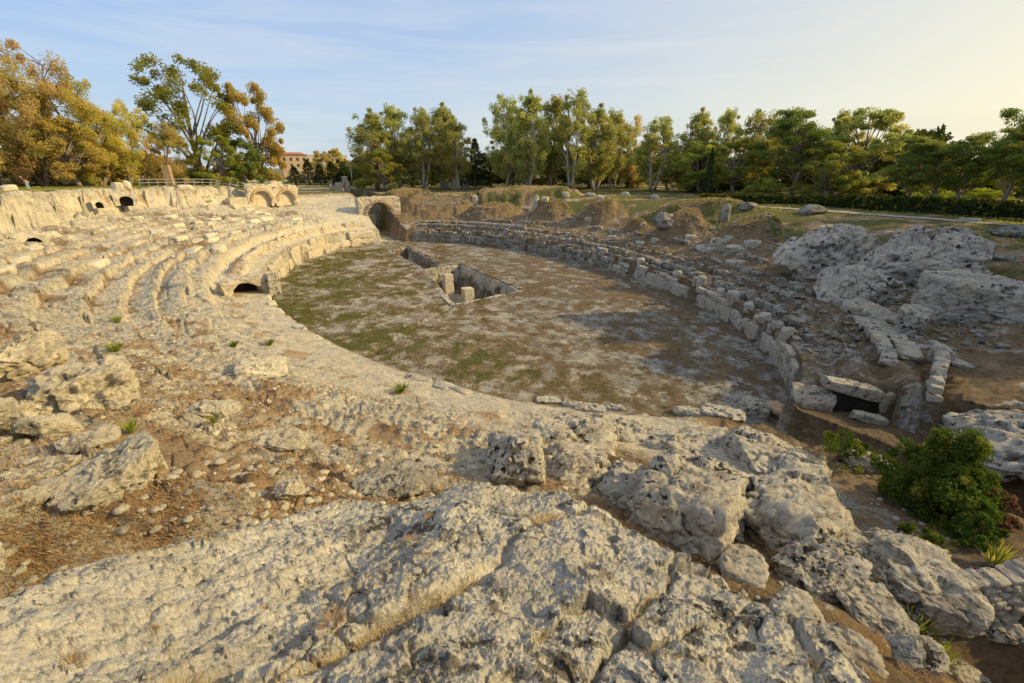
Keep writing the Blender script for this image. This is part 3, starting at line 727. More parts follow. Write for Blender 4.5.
px_rock('limestone_boulder', 'pale ridge of stones on the slope just above the foreground slab', 'rock', 282, 452, 58, 26, 51, Lm, .8, cuts=8, n=5)
px_rock('limestone_block', 'bright squared block at the foot of the carved tiers', 'rock', 262, 377, 46, 24, 52, Lm, .9, e=6, cuts=2, n=5)
px_rock('limestone_boulder', 'lichened round boulder on the top edge of the foreground slab', 'rock', 398, 500, 84, 34, 53, B, .7, cuts=7, n=6)
px_rock('limestone_boulder', 'small pyramid shaped stone on the top edge of the foreground slab', 'rock', 294, 500, 30, 24, 54, Lm, .9, e=3, cuts=6, n=5)
for (px, py, w_, h_, sd_, lb) in [(742, 582, 52, 30, 66, 'low pale rock in the brown gap between the foreground slab and the sheer-faced block'), (792, 632, 58, 34, 67, 'pale cracked rock beside the dry grass at the lower right'), (848, 668, 64, 34, 68, 'pale rock near the bottom edge left of the small dark cracked rock'),
                                  (690, 548, 40, 20, 69, 'flat stone lying at the foot of the sheer-faced block'), (880, 590, 40, 36, 70, 'squared rock wedged left of the slanting split rock'), (948, 680, 50, 30, 86, 'shaded rock at the bottom right corner'), (1000, 640, 44, 30, 87, 'dark rock in the shaded hollow'), (868, 470, 40, 24, 88, 'grey stone between the two ivy clumps')]:
    px_rock('limestone_boulder', lb, 'rock', px, py, w_, h_, sd_, B, .9, e=4.5, cuts=4, n=5, sink=.8, dk=1.2, tilt=(-.1, 0, 0))
# big grey outcrops on the right
px_rock('rock_outcrop', 'tall grey outcrop, the left and farthest of the big right-hand rocks', 'rock', 826, 276, 92, 56, 71, G, .9, e=4.5, cuts=4, rough=1., n=6, sink=.25)
px_rock('rock_outcrop', 'largest hollowed grey outcrop with a dark recess on its right', 'rock', 908, 288, 100, 64, 72, G, .8, e=4.5, cuts=4, rough=1., n=6, sink=.25)
px_rock('rock_outcrop', 'sloping grey rock lobe in front of the two big outcrops', 'rock', 852, 306, 68, 44, 73, G, .9, e=4.2, cuts=4, rough=.9, n=6, tilt=(0, -.2, .3))
px_rock('rock_outcrop', 'flat-topped buff outcrop like a broken wall at the right edge', 'rock', 984, 322, 116, 48, 74, G, .5, e=6, cuts=2, rough=.7, n=6, tilt=(0, 0, -.1))
px_rock('limestone_block', 'buff squared block in the notch between the grey outcrops', 'rock', 872, 302, 26, 24, 75, M['wall'], .9, e=7, cuts=2)
px_rock('limestone_block', 'small grey block right of the buff squared block', 'rock', 889, 302, 16, 18, 76, M['wall'], .9, e=7, cuts=2)
px_rock('stone_pillar', 'smooth grey upright slab under the flat-topped outcrop', 'pillar', 907, 336, 23, 32, 77, M['wall'], .8, e=8, cuts=1)
px_rock('limestone_slab', 'long smooth grey slab leaning below the sloping rock lobe', 'rock', 872, 322, 52, 16, 78, M['wall'], .7, e=7, cuts=1, tilt=(0, .25, -.3))
px_rock('limestone_boulder', 'lone dark boulder in front of the hedge', 'rock', 813, 215, 24, 11, 79, M['darkwall'], 1, n=4)
px_rock('limestone_slab', 'low dark rock ledge in the grass at the right edge', 'rock', 1010, 238, 40, 12, 80, M['darkwall'], 1, n=5)
px_rock('limestone_slab', 'long dark ledge right of the hollowed outcrop', 'rock', 1000, 262, 62, 9, 81, M['darkwall'], .7, n=5)
px_rock('limestone_boulder', 'small dark boulder on the grass between hollowed outcrop and right edge', 'rock', 965, 250, 30, 10, 82, M['darkwall'], 1, n=4)
px_rock('rock_outcrop', 'grey rock hump rising behind the earth mounds', 'rock', 668, 226, 36, 14, 83, M['darkwall'], 1., n=5)
px_rock('limestone_boulder', 'standing dark stump of masonry beside the earth mounds', 'rock', 723, 222, 10, 18, 84, M['darkwall'], 1, n=4, e=5)
px_rock('limestone_boulder', 'dark rock pile near the gravel path', 'rock', 747, 212, 18, 9, 85, M['darkwall'], 1, n=4)
# near right gate rubble
px_rock('limestone_block', 'squared grey boulder at the arena corner by the near gate', 'rock', 753, 418, 26, 20, 91, M['wall'], 1, e=5, cuts=3)
px_rock('limestone_block', 'reddish lichened stone beside the grey boulder at the arena corner', 'rock', 776, 418, 24, 16, 92, M['brick'], 1, e=4, cuts=5)
for k, (px, py, w_, h_) in enumerate([(590, 411, 30, 9), (572, 408, 20, 7), (688, 416, 28, 11), (722, 417, 40, 10), (615, 410, 18, 7), (548, 403, 24, 7)]):
    px_rock('edge_stone', 'flat grey kerb stone laid along the near edge of the arena', 'stone', px, py, w_, h_, 100 + k, M['boulder'], .55, e=6, cuts=2, n=5, rough=1.2, sink=1., group='kerb stones along the near arena edge')

# ------------------------------------------------------------------ masonry
def wall_mesh(blocks, mat, name, n=3, rough=.55):
    vs, fs, b = [], [], 0
    for k, (c, dims, rz, sd_) in enumerate(blocks):
        v, f = rock_verts(dims, sd_, n, 9, rough, 2, (0, 0, rz)); vs.append(v + np.array(c)); fs.append(f + b); b += len(v)
    return npmesh(name, np.concatenate(vs), np.concatenate(fs), [mat])
def ring_wall(ph0, ph1, d, courses, thick, blen, mat, label, seed, miss=.0, rg=.8, nn=4, group=None, z0=None, cat='wall', name='podium_wall', topdrop=0):
    r = random.Random(seed); bl = []
    z = z0
    pts = []
    ph = ph0
    L = 0
    for ci, h in enumerate(courses):
        ph = ph0 + r.uniform(-.3, .3)
        zc = (sum(courses[:ci]) if z0 is None else z0 + sum(courses[:ci]))
        while ph < ph1:
            x0, y0 = ell(ph, d); x1, y1 = ell(ph + .5, d); rate = math.hypot(x1 - x0, y1 - y0) / .5
            ln = blen * r.uniform(.7, 1.35); dph = ln / rate
            if ph + dph > ph1 + .6: break
            x, y = ell(ph + dph / 2, d); a = math.atan2(ell(ph + dph, d)[1] - ell(ph, d)[1], ell(ph + dph, d)[0] - ell(ph, d)[0])
            if not (ci == len(courses) - 1 and r.random() < miss):
                hh = h * r.uniform(.97, 1.03) if ci < len(courses) - 1 else h * r.uniform(.75, 1.15)
                th = thick * r.uniform(.95, 1.1)
                bl.append(((x, y, zc + hh / 2 - .02), (ln * 1.03, th, hh * 1.04), a + r.uniform(-.02, .02), r.randrange(10 ** 6)))
            ph += dph
    o = obj(name, wall_mesh(bl, mat, name, nn, rg)); tag(o, label, cat, group); return o
W, LW, DW = M['wall'], M['litwall'], M['darkwall']
# right side, from the near gate round to the far gate
ring_wall(-158, -140, .35, (1.25, .55), .5, 1.7, W, 'nearest curved stretch of grey podium wall, beside the near gate', 1, .15, .42)
ring_wall(-138.5, -117, .3, (1.3, .5), .5, 1.7, W, 'curved stretch of grey podium wall left of the nearest stretch, with a plain tall face', 2, .25, .42)
ring_wall(-116, -99, .3, (1.25, .45), .5, 1.6, W, 'grey podium wall stretch below the rubble in the middle of the right side', 3, .35, .42)
ring_wall(-97.5, -93, .3, (.95, .6), .6, 1.6, W, 'short grey podium wall stretch standing alone between two gaps', 4, .0, .42)
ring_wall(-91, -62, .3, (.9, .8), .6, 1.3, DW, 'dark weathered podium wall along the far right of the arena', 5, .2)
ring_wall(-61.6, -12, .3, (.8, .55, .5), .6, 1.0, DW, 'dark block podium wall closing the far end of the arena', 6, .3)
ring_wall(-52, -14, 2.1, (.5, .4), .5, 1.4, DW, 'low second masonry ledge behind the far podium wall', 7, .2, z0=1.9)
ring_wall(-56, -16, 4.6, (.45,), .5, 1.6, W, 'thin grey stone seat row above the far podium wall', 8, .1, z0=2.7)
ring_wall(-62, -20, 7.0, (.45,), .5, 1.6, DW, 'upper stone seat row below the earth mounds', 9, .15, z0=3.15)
for dd_, p0, p1, sd_, ln_, lb_ in [(2.0, -150, -98, 21, .7, 'dark rubble ridge just behind the right podium wall'), (2.2, -96, -64, 22, .8, 'dark rubble ridge behind the dark weathered podium wall'),
                               (4.4, -146, -96, 23, .6, 'second broken stone row of the fallen vault on the right'), (6.6, -140, -104, 24, .8, 'third broken stone row beside the brown walk on the right'), (9.6, -112, -66, 25, 1.1, 'upper broken stone row below the earth mounds on the right')]:
    ring_wall(p0, p1, dd_, (.6,), .7, ln_, DW, lb_, sd_, .35, 1.5, z0=float(base_profile(np.array([dd_]), np.array([(p0 + p1) / 2.]))[0]) - .15, name='ruined_wall')
# left side
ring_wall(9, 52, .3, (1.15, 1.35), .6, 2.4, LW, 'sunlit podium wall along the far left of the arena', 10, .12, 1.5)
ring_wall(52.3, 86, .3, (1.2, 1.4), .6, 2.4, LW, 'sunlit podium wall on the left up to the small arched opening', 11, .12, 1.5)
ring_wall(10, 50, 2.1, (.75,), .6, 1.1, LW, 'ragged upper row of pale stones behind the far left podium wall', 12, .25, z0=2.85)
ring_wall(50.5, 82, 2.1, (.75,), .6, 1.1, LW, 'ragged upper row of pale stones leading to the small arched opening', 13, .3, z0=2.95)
ring_wall(93, 128, .25, (.5,), .6, 1.1, M['lit'], 'broken rim of low pale stones along the near left arena edge', 14, .35, z0=2.3)
ring_wall(128, 150, .25, (.45,), .7, 1.2, M['boulder'], 'broken rim of low grey stones along the near arena edge', 15, .35, z0=2.3)
# loose blocks standing on the podium walls
k = 0
for (px, py, w_, h_) in [(700, 291, 8, 11), (694, 294, 6, 7), (731, 309, 12, 13), (719, 303, 7, 7), (748, 313, 9, 8), (764, 322, 10, 9), (756, 330, 8, 7), (770, 340, 9, 10), (783, 352, 11, 12), (602, 262, 9, 6), (640, 268, 7, 6), (676, 283, 8, 6),
                         (790, 362, 12, 10), (776, 330, 10, 8)]:
    px_rock('loose_block', 'loose grey block standing on top of the right podium wall', 'stone block', px, py, w_, h_, 500 + k, W, .9, e=7, cuts=2, n=4, group='loose blocks on the right podium wall', sink=.6); k += 1
for (px, py, w_, h_) in [(716, 247, 12, 8), (728, 244, 10, 6), (738, 250, 22, 6), (708, 252, 26, 7), (752, 248, 16, 8), (744, 258, 14, 6), (735, 265, 18, 6), (690, 240, 10, 5), (655, 243, 8, 5), (640, 246, 9, 5), (612, 240, 8, 5), (588, 223, 7, 5), (642, 229, 6, 4)]:
    px_rock('fallen_block', 'fallen grey block lying among the rubble tiers on the right', 'stone block', px, py, w_, h_, 540 + k, W, .9, e=6, cuts=2, n=4, group='fallen blocks on the right tiers', sink=.4); k += 1
for (px, py, w_, h_) in [(566, 198, 8, 5), (600, 200, 7, 4), (625, 196, 8, 4), (590, 197, 10, 4), (655, 199, 8, 4), (536, 207, 7, 12), (545, 202, 8, 5), (475, 204, 6, 8)]:
    px_rock('ruin_stone', 'grey ruin stone lying in the grass before the far trees', 'stone block', px, py, w_, h_, 580 + k, W, .9, e=5, cuts=3, n=4, group='ruin stones before the far trees', sink=.4); k += 1
for (px, py, w_, h_) in [(118, 189, 9, 6), (128, 189, 7, 7), (187, 196, 14, 5), (10, 191, 12, 6), (205, 200, 14, 6)]:
    px_rock('rim_stone', 'pale block left on the rim above the left cliff', 'stone block', px, py, w_, h_, 620 + k, Lm, .9, e=5, cuts=3, n=4, group='blocks on the left rim', sink=.4); k += 1
for i in range(44):
    ph = rnd.uniform(28, 104); tier = rnd.randrange(0, 10); d_ = 4.0 + 1.5 * tier + rnd.uniform(.6, 1.1); x, y = ell(ph, d_); s_ = rnd.uniform(.6, 1.2)
    x2, y2 = ell(ph + .5, d_); az = math.atan2(y2 - y, x2 - x)
    big = i % 4 != 0
    rock('seat_block' if big else 'fallen_block', 'weathered pale seat block still lying along the left carved tiers' if big else 'pale block lying loose and askew on the left carved tiers', 'stone block', (x, y, gz(x, y) + .10 * s_), (s_ * (2.1 if big else 1.2), s_ * 1.0, s_ * .7), 700 + i, Lm, 4, 6, 1.0, 3,
         (0, 0, az + rnd.uniform(-.12, .12) if big else rnd.uniform(0, 6)), 'seat blocks along the left tiers' if big else 'loose blocks on the left tiers')

# near gate lintel and jambs
def gate_block(name, label, px0, py0, px1, py1, t0, t1, h, thick, mat, seed, zup=0):
    a = Vector(at_t(px0, py0, t0)); b = Vector(at_t(px1, py1, t1)); c = (a + b) / 2
    L_ = (b - a).length; az = math.atan2(b.y - a.y, b.x - a.x); sl = math.asin((b.z - a.z) / L_)
    return rock(name, label, 'wall' if 'wall' in name else 'stone block', (c.x, c.y, c.z + zup), (L_, thick, h), seed, mat, 5, 9, .6, 2, (0, -sl, az))
# near gate: lintel over a dark doorway, with jamb blocks
gt = hit(858, 417)[3] - .4
def at_plane(px, py, ref):      # point on the upright plane through the doorway, facing the viewpoint
    u, f_, dn = ray(px, py); t = ref
    return Vector((u * t, f_ * t, EYE + dn * t))
def span(name, label, a, b, c_, thick, mat, seed, cat, e=9, rough=.5, ref=None, n=5):
    """block whose visible face runs from photo point a (upper left) to b (upper right), c_ px tall"""
    t = ref or gt; A = at_plane(*a, t); B_ = at_plane(*b, t); L_ = (B_ - A).length; h = c_ * t / F * 1.08
    az = math.atan2(B_.y - A.y, B_.x - A.x); sl = math.asin((B_.z - A.z) / L_)
    c = (A + B_) / 2 + Vector((-math.sin(az) * thick / 2, math.cos(az) * thick / 2, -h / 2))
    return rock(name, label, cat, c, (L_, thick, h), seed, mat, n, e, rough, 2, (0, -sl, az))
span('stone_lintel', 'long grey lintel stone over the dark doorway of the near gate', (831, 378), (886, 393), 12, .8, W, 801, 'lintel', ref=gt + .0)
span('gate_jamb', 'big grey squared stones left of the dark doorway', (796, 388), (838, 396), 28, .9, W, 802, 'wall', 8, ref=gt + .15)
span('gate_jamb', 'cream jointed masonry right of the dark doorway', (884, 391), (912, 399), 28, .8, M['litwall'], 803, 'wall', 8, ref=gt + .1)
span('gate_wall', 'grey block wall stub at the right of the near gate', (906, 398), (940, 404), 26, .8, W, 804, 'wall', 8, ref=gt + .0)
span('fallen_block', 'leaning flat block lying before the right side of the dark doorway', (856, 413), (890, 421), 10, .5, W, 805, 'stone block', 7, ref=gt - .6)
span('doorway_shade', 'near-black panel painted as the shade inside the near gate doorway', (832, 386), (888, 403), 34, .2, M['hole'], 806, 'wall', 10, ref=gt + .3)  # dark panel in place of the unlit passage
# low walls running back from the near gate
def line_wall(name, label, pts, h, thick, bl, mat, seed, cat='wall', courses=1, group=None):
    r = random.Random(seed); B_ = []
    P_ = [Vector(hit(*p)[:3]) for p in pts]
    for a, b in zip(P_[:-1], P_[1:]):
        L_ = (b - a).length; n = max(1, round(L_ / bl))
        for i in range(n):
            c = a.lerp(b, (i + .5) / n)
            for k in range(courses):
                hh = h / courses * r.uniform(.8, 1.15)
                B_.append(((c.x + r.uniform(-.05, .05), c.y + r.uniform(-.05, .05), c.z + h / courses * (k + .4)), (L_ / n * r.uniform(.9, 1.1), thick * r.uniform(.8, 1.15), hh), math.atan2(b.y - a.y, b.x - a.x) + r.uniform(-.1, .1), r.randrange(10 ** 6)))
    return tag(obj(name, wall_mesh(B_, mat, name, 4, .8)), label, cat, group)
line_wall('stone_paving', 'pale broken course of flat stones running uphill behind the near gate lintel', [(886, 372), (884, 352), (868, 333), (856, 322)], .45, .7, .5, W, 811, 'paving', 1)
line_wall('stone_paving', 'parallel inner row of worn flat stones behind the near gate', [(912, 362), (900, 345), (884, 330), (868, 322)], .3, 1.0, .6, W, 813, 'paving', 1)
line_wall('retaining_wall', 'jagged low wall of upright stones to the right of the near gate', [(930, 412), (932, 396), (936, 378), (940, 366)], .8, .5, .7, W, 812, 'wall', 2)
px_rock('limestone_block', 'tilted stone with a reddish top crowning the jagged low wall', 'rock', 940, 362, 20, 18, 814, W, .8, e=6, cuts=3, n=4)
px_rock('limestone_slab', 'small flat slab jutting right from the jagged low wall', 'rock', 958, 368, 22, 8, 815, W, .8, e=6, cuts=3, n=4)
# rubble retaining wall in the hollow at lower right
def rubble_face(name, label, p0, p1, h, seed, mat):
    r = random.Random(seed); B_ = []
    a = Vector(hit(*p0)[:3]); b = Vector(hit(*p1)[:3]); L_ = (b - a).length; az = math.atan2(b.y - a.y, b.x - a.x)
    z = 0
    while z < h:
        x = -.1; hh = r.uniform(.10, .17)
        while x < L_:
            w_ = r.uniform(.12, .32); c = a + (b - a) * ((x + w_ / 2) / L_)
            B_.append(((c.x - math.sin(az) * z * .18 + r.uniform(-.04, .04), c.y + math.cos(az) * z * .18 + r.uniform(-.04, .04), c.z - .1 + z + hh / 2), (w_ * 1.08, .4, hh * 1.12), az + r.uniform(-.15, .15), r.randrange(10 ** 6))); x += w_
        z += hh
    return tag(obj(name, wall_mesh(B_, mat, name, 3, 1.)), label, 'wall')
rubble_face('rubble_wall', 'dry stone rubble retaining wall in the shaded hollow at the lower right', (925, 625), (1060, 600), .85, 820, M['boulder'])

# small arched opening on the left podium
def arch_solid(mb, w_out, h_out, w_in, h_in, depth, n=14, rise=None):
    """wall block with a round-headed hole; x across, z up, y depth; opening radius w_in/2 above straight jambs"""
    r = w_in / 2; zs = h_in - r
    inner = [(-r, 0)] + [(-r * math.cos(math.pi * i / n), zs + r * math.sin(math.pi * i / n)) for i in range(n + 1)] + [(r, 0)]
    outer = [(-w_out / 2, 0)]
    for (x, z) in inner[1:-1]:
        a = math.atan2(z - zs, x); k = min((w_out / 2) / max(abs(math.cos(a)), 1e-6), (h_out - zs) / max(math.sin(a), 1e-6)); outer.append((math.cos(a) * k, zs + math.sin(a) * k))
    outer.append((w_out / 2, 0))
    N_ = len(inner); vs = []
    for y in (0, depth):
        vs += [(x, y, z) for x, z in inner] + [(x, y, z) for x, z in outer]
    fs = []
    for i in range(N_ - 1):
        a, b, c, d = i, i + 1, N_ + i + 1, N_ + i
        fs += [(a, b, c, d), (2 * N_ + d, 2 * N_ + c, 2 * N_ + b, 2 * N_ + a), (a, 2 * N_ + a, 2 * N_ + b, b), (d, c, 2 * N_ + c, 2 * N_ + d)]
    mb.add(vs, fs)
def rough_mesh(mb, name, mat, amt, cuts=3, seed=0):
    bm = bmesh.new(); me = mb.mesh(name, mat); bm.from_mesh(me)
    bmesh.ops.subdivide_edges(bm, edges=bm.edges[:], cuts=cuts, use_grid_fill=True)
    bm.to_mesh(me); bm.free()
    v = np.zeros(len(me.vertices) * 3); me.vertices.foreach_get('co', v); v = v.reshape(-1, 3)
    q = v + seed * 7.7
    o = np.stack([fbm3(q, 1.2, seed + i, 4) for i in range(3)], 1)
    v = v + o * amt; me.vertices.foreach_set('co', v.ravel()); me.update()
    return me
# far gate: vaulted passage
gx1, gy1 = at_z(375, 236, .25)
pf, qf = loc(gx1, gy1)
ax = math.atan2(ST, CT)
fg = empty('vaulted_gate', (*[CX + 43 * CT - (-.4) * ST, CY + 43 * ST + (-.4) * CT], .15), ax - math.pi / 2)
tag(fg, 'ruined stone archway with a vaulted passage at the far end of the arena', 'archway')
m = MB(); arch_solid(m, 7.6, 6.9, 4.6, 6.0, 3.5); obj('vault', rough_mesh(m, 'vault', LW, .35, 3, 5), fg)
m = MB()
for i in range(15):
    a = math.pi * (i + .5) / 15; m.box((-2.5 * math.cos(a), -.05, 3.7 + 2.5 * math.sin(a)), (.42, .35, .42), 0)
obj('arch_ring', rough_mesh(m, 'arch_ring', M['brick'], .2, 2, 6), fg)
m = MB(); m.box((-.6, 7.6, 1.6), (1.9, .5, 3.4), 0); obj('inner_pier', rough_mesh(m, 'inner_pier', LW, .2, 2, 7), fg)
m = MB(); m.box((0, 10.4, 2.2), (6, .5, 5.0), 0); obj('inner_wall', rough_mesh(m, 'inner_wall', DW, .2, 2, 8), fg)
# left arcade near the top of the cavea
u_, f_, dn_ = ray(276, 197); tA = 79
ac = Vector((u_ * tA, f_ * tA, 0)); acz = EYE + ray(274, 206)[2] * tA
faz = math.atan2(-ac.y + 48, -ac.x + 20) + math.pi / 2          # faces the arena
arc = empty('niche_wall', (ac.x, ac.y, acz), faz); tag(arc, 'old masonry wall with two brick arched niches at the top of the left tiers', 'wall')
for i, (xo, w_, h_) in enumerate(((-2.6, 3.3, 2.6), (2.0, 3.1, 2.4))):
    m = MB(); arch_solid(m, 4.7, 3.5 - .3 * i, w_, h_, .9); me = rough_mesh(m, 'wall_panel', LW, .34, 3, 20 + i); o = obj('wall_panel', me, arc, (xo, 0, 0))
    m = MB()
    for k_ in range(15):
        a = math.pi * (k_ + .5) / 15; m.box(((w_ / 2 + .18) * math.cos(a), -.05, h_ - w_ / 2 + (w_ / 2 + .18) * math.sin(a)), (.38, .3, .38))
    obj('arch_ring', rough_mesh(m, 'arch_ring', M['brick'], .12, 2, 25 + i), arc, (xo, 0, 0))
    m = MB(); m.box((0, .75, h_ / 2), (w_ + .3, .2, h_ + .2)); obj('niche_back', rough_mesh(m, 'niche_back', LW, .04, 2, 27 + i), arc, (xo, 0, 0))
m = MB()
for k_ in range(9): m.box((-4.1 + k_ * 1.02, 1.0 + rnd.uniform(-.3, .5), 3.05 + rnd.uniform(-.1, .7) - .1 * abs(k_ - 4)), (1.25, 1.5, .9), rnd.uniform(-.4, .4))
obj('rubble_top', rough_mesh(m, 'rubble_top', LW, .35, 2, 29), arc)
sa = empty('arched_doorway', (*[ac.x + math.cos(faz) * -6.6, ac.y + math.sin(faz) * -6.6], acz - 1.2), faz); tag(sa, 'small dark arched doorway left of the brick niches', 'doorway')
m = MB(); arch_solid(m, 3.0, 2.9, 1.5, 1.9, 1.2); obj('surround', rough_mesh(m, 'surround', LW, .15, 3, 30), sa)
m = MB(); m.box((0, 1.1, 1.0), (1.9, .2, 2.2)); obj('recess_shade', rough_mesh(m, 'recess_shade', M['hole'], .03, 1, 31), sa)  # near-black panel paints the shade behind the arch
# small arched drain beside the left podium
X, Y, Z, t_ = hit(250, 296)
dr = empty('arched_drain', (X, Y, Z - .25), math.atan2(-X, Y) + .35); tag(dr, 'low dark arched opening with a squared stone jamb at the end of the left podium', 'opening')
m = MB(); arch_solid(m, 3.4, 1.5, 2.2, 1.2, 1.6); obj('surround', rough_mesh(m, 'surround', LW, .34, 4, 32), dr)
m = MB(); m.box((0, 1.5, .6), (2.8, .2, 1.6)); obj('recess_shade', rough_mesh(m, 'recess_shade', M['hole'], .03, 1, 33), dr)  # shade inside the drain painted as a dark backing
m = MB()
for k_ in range(3): m.box((1.75 + .03 * k_, -.15, .33 + .56 * k_), (.95 - .05 * k_, .8, .52))
obj('jamb', rough_mesh(m, 'jamb', M['wall'], .12, 2, 34), dr)
# dark niches in the left cliff
for (px, py, w_, h_, lb) in [(128, 207, 11, 9, 'square dark niche cut in the left cliff below the rim blocks'), (102, 213, 6, 6, 'small dark hole at the foot of the left cliff'), (33, 240, 14, 7, 'dark shaded hollow in the upper left tiers')]:
    X, Y, Z, t_ = hit(px, py); k_ = t_ / F
    e_ = empty('rock_niche', (X * .975, Y * .975, Z - .3), math.atan2(-X, Y)); tag(e_, lb, 'niche')
    m = MB(); arch_solid(m, w_ * k_ * 1.7, h_ * k_ * 1.25, w_ * k_ * .95, h_ * k_, .8); obj('surround', rough_mesh(m, 'surround', Lm, .14, 3, px), e_)
    m = MB(); m.box((0, .75, h_ * k_ / 2), (w_ * k_ * 1.2, .15, h_ * k_ * 1.1)); obj('recess_shade', rough_mesh(m, 'recess_shade', M['hole'], .02, 1, px), e_)  # dark backing paints the shade of each niche

# pit in the arena
def quad_wall(Q, name, top, bot, thick, mat, par, seed, sides=(0, 1, 2, 3)):
    for s_ in sides:
        a, b = Vector((*Q[s_], 0)), Vector((*Q[(s_ + 1) % 4], 0)); L_ = (b - a).length; az = math.atan2(b.y - a.y, b.x - a.x); c = (a + b) / 2
        m = MB(); n = max(2, int(L_ / 1.2))
        for i in range(n):
            for j in range(4):
                h_ = (top - bot) / 4
                q = a.lerp(b, (i + .5 + .5 * (j % 2)) / (n + .5)); m.box((q.x, q.y, bot + h_ * (j + .5)), (L_ / (n + .5) * .99, thick + .03 * ((i + j) % 3), h_ * .99), az)
        obj(name, rough_mesh(m, name, mat, .16, 2, seed + s_), par)
pit = empty('stone_pit', (0, 0, 0)); tag(pit, 'sunken rectangular stone-lined pit in the middle of the arena floor', 'pit')
quad_wall(PITQ, 'pit_wall', .10, -2.9, .45, M['wall'], pit, 40)
tr_ = empty('sunken_channel', (0, 0, 0)); tag(tr_, 'narrow sunken channel with rough dark edges running from the pit to the far gate', 'channel')
quad_wall(TRQ, 'channel_wall', .08, -1.6, .4, DW, tr_, 50, (0, 2, 3))
for (px, py, w_, hp, lb, sd_) in [(449, 274, 9, 26, 'tall square stone pillar standing in the arena pit', 60), (468, 288, 10, 13, 'short square stone pillar stub in the arena pit', 61)]:
    zb = -2.9; u, f_, dn = ray(px, py + hp); t_ = (-2.0 - EYE) / dn
    Xp, Yp = u * t_, f_ * t_; u2, f2_, dn2 = ray(px, py); zt_ = EYE + dn2 * Yp / f2_
    m = MB()
    n = 3 if hp > 20 else 2
    for i in range(n): m.box((Xp, Yp, zb + (zt_ - zb) * (i + .5) / n), (w_ * t_ / F * (.93 + .07 * (i % 2)), w_ * t_ / F * .95, (zt_ - zb) / n * .99), .5)
    tag(obj('pit_pillar', rough_mesh(m, 'pit_pillar', LW, .05, 2, sd_)), lb, 'pillar')
# thin rail posts round the pit
rl = empty('pit_railing', (0, 0, 0)); tag(rl, 'thin low metal railing round the edge of the arena pit', 'railing')
for (px, py) in [(447, 263), (459, 264), (471, 266), (483, 271), (497, 278), (512, 285), (524, 291), (505, 299), (486, 303), (470, 306)]:
    x, y = at_z(px, py, 0); m = MB(); m.tube([(x, y, 0), (x, y, 1.0)], .022, 5); m.build('post', M['metal'], rl)

# ------------------------------------------------------------------ trees
def leaf_quads(cs, rs, per, size, asp, r, droop=0., cl_tint=None, au=.15):
    C_ = np.repeat(cs, per, 0); n = len(C_)
    d = r.normal(size=(n, 3)); d /= np.linalg.norm(d, axis=1)[:, None]
    rad = r.random(n) ** .45
    c = C_ + d * rad[:, None] * np.repeat(rs, per, 0)
    a = r.normal(size=(n, 3)); a[:, 2] -= droop; a /= np.linalg.norm(a, axis=1)[:, None]
    nn = d * .7 + r.normal(size=(n, 3)) * .6; b = np.cross(a, nn); b /= np.linalg.norm(b, axis=1)[:, None] + 1e-9
    s = size * r.uniform(.6, 1.3, n)[:, None]
    a = a * s; b = b * s * asp
    v = np.stack([c - a, c + b * .9 - a * .1, c + a, c - b * .9 - a * .1], 1).reshape(-1, 3)
    f = np.arange(n * 4).reshape(-1, 4)
    t0 = np.repeat(r.random(len(cs)), per) * .6 + r.random(n) * .4
    t1 = (np.repeat(r.random(len(cs)), per) < au) * r.uniform(.4, 1, n)
    tint = np.repeat(np.stack([t0, t1, 0 * t0, 1 + 0 * t0], 1), 4, 0)
    return v, f, tint
def crown_mesh(name, cs, rs, per, size, asp, seed, droop=0, au=.15, mat=None):
    r = np.random.default_rng(seed); v, f, tint = leaf_quads(np.array(cs), np.array(rs), per, size, asp, r, droop, au=au)
    me = npmesh(name, v, f, [mat or M['l_green']], smooth=False); setcol(me, 'tint', tint); return me
ARCH = {}
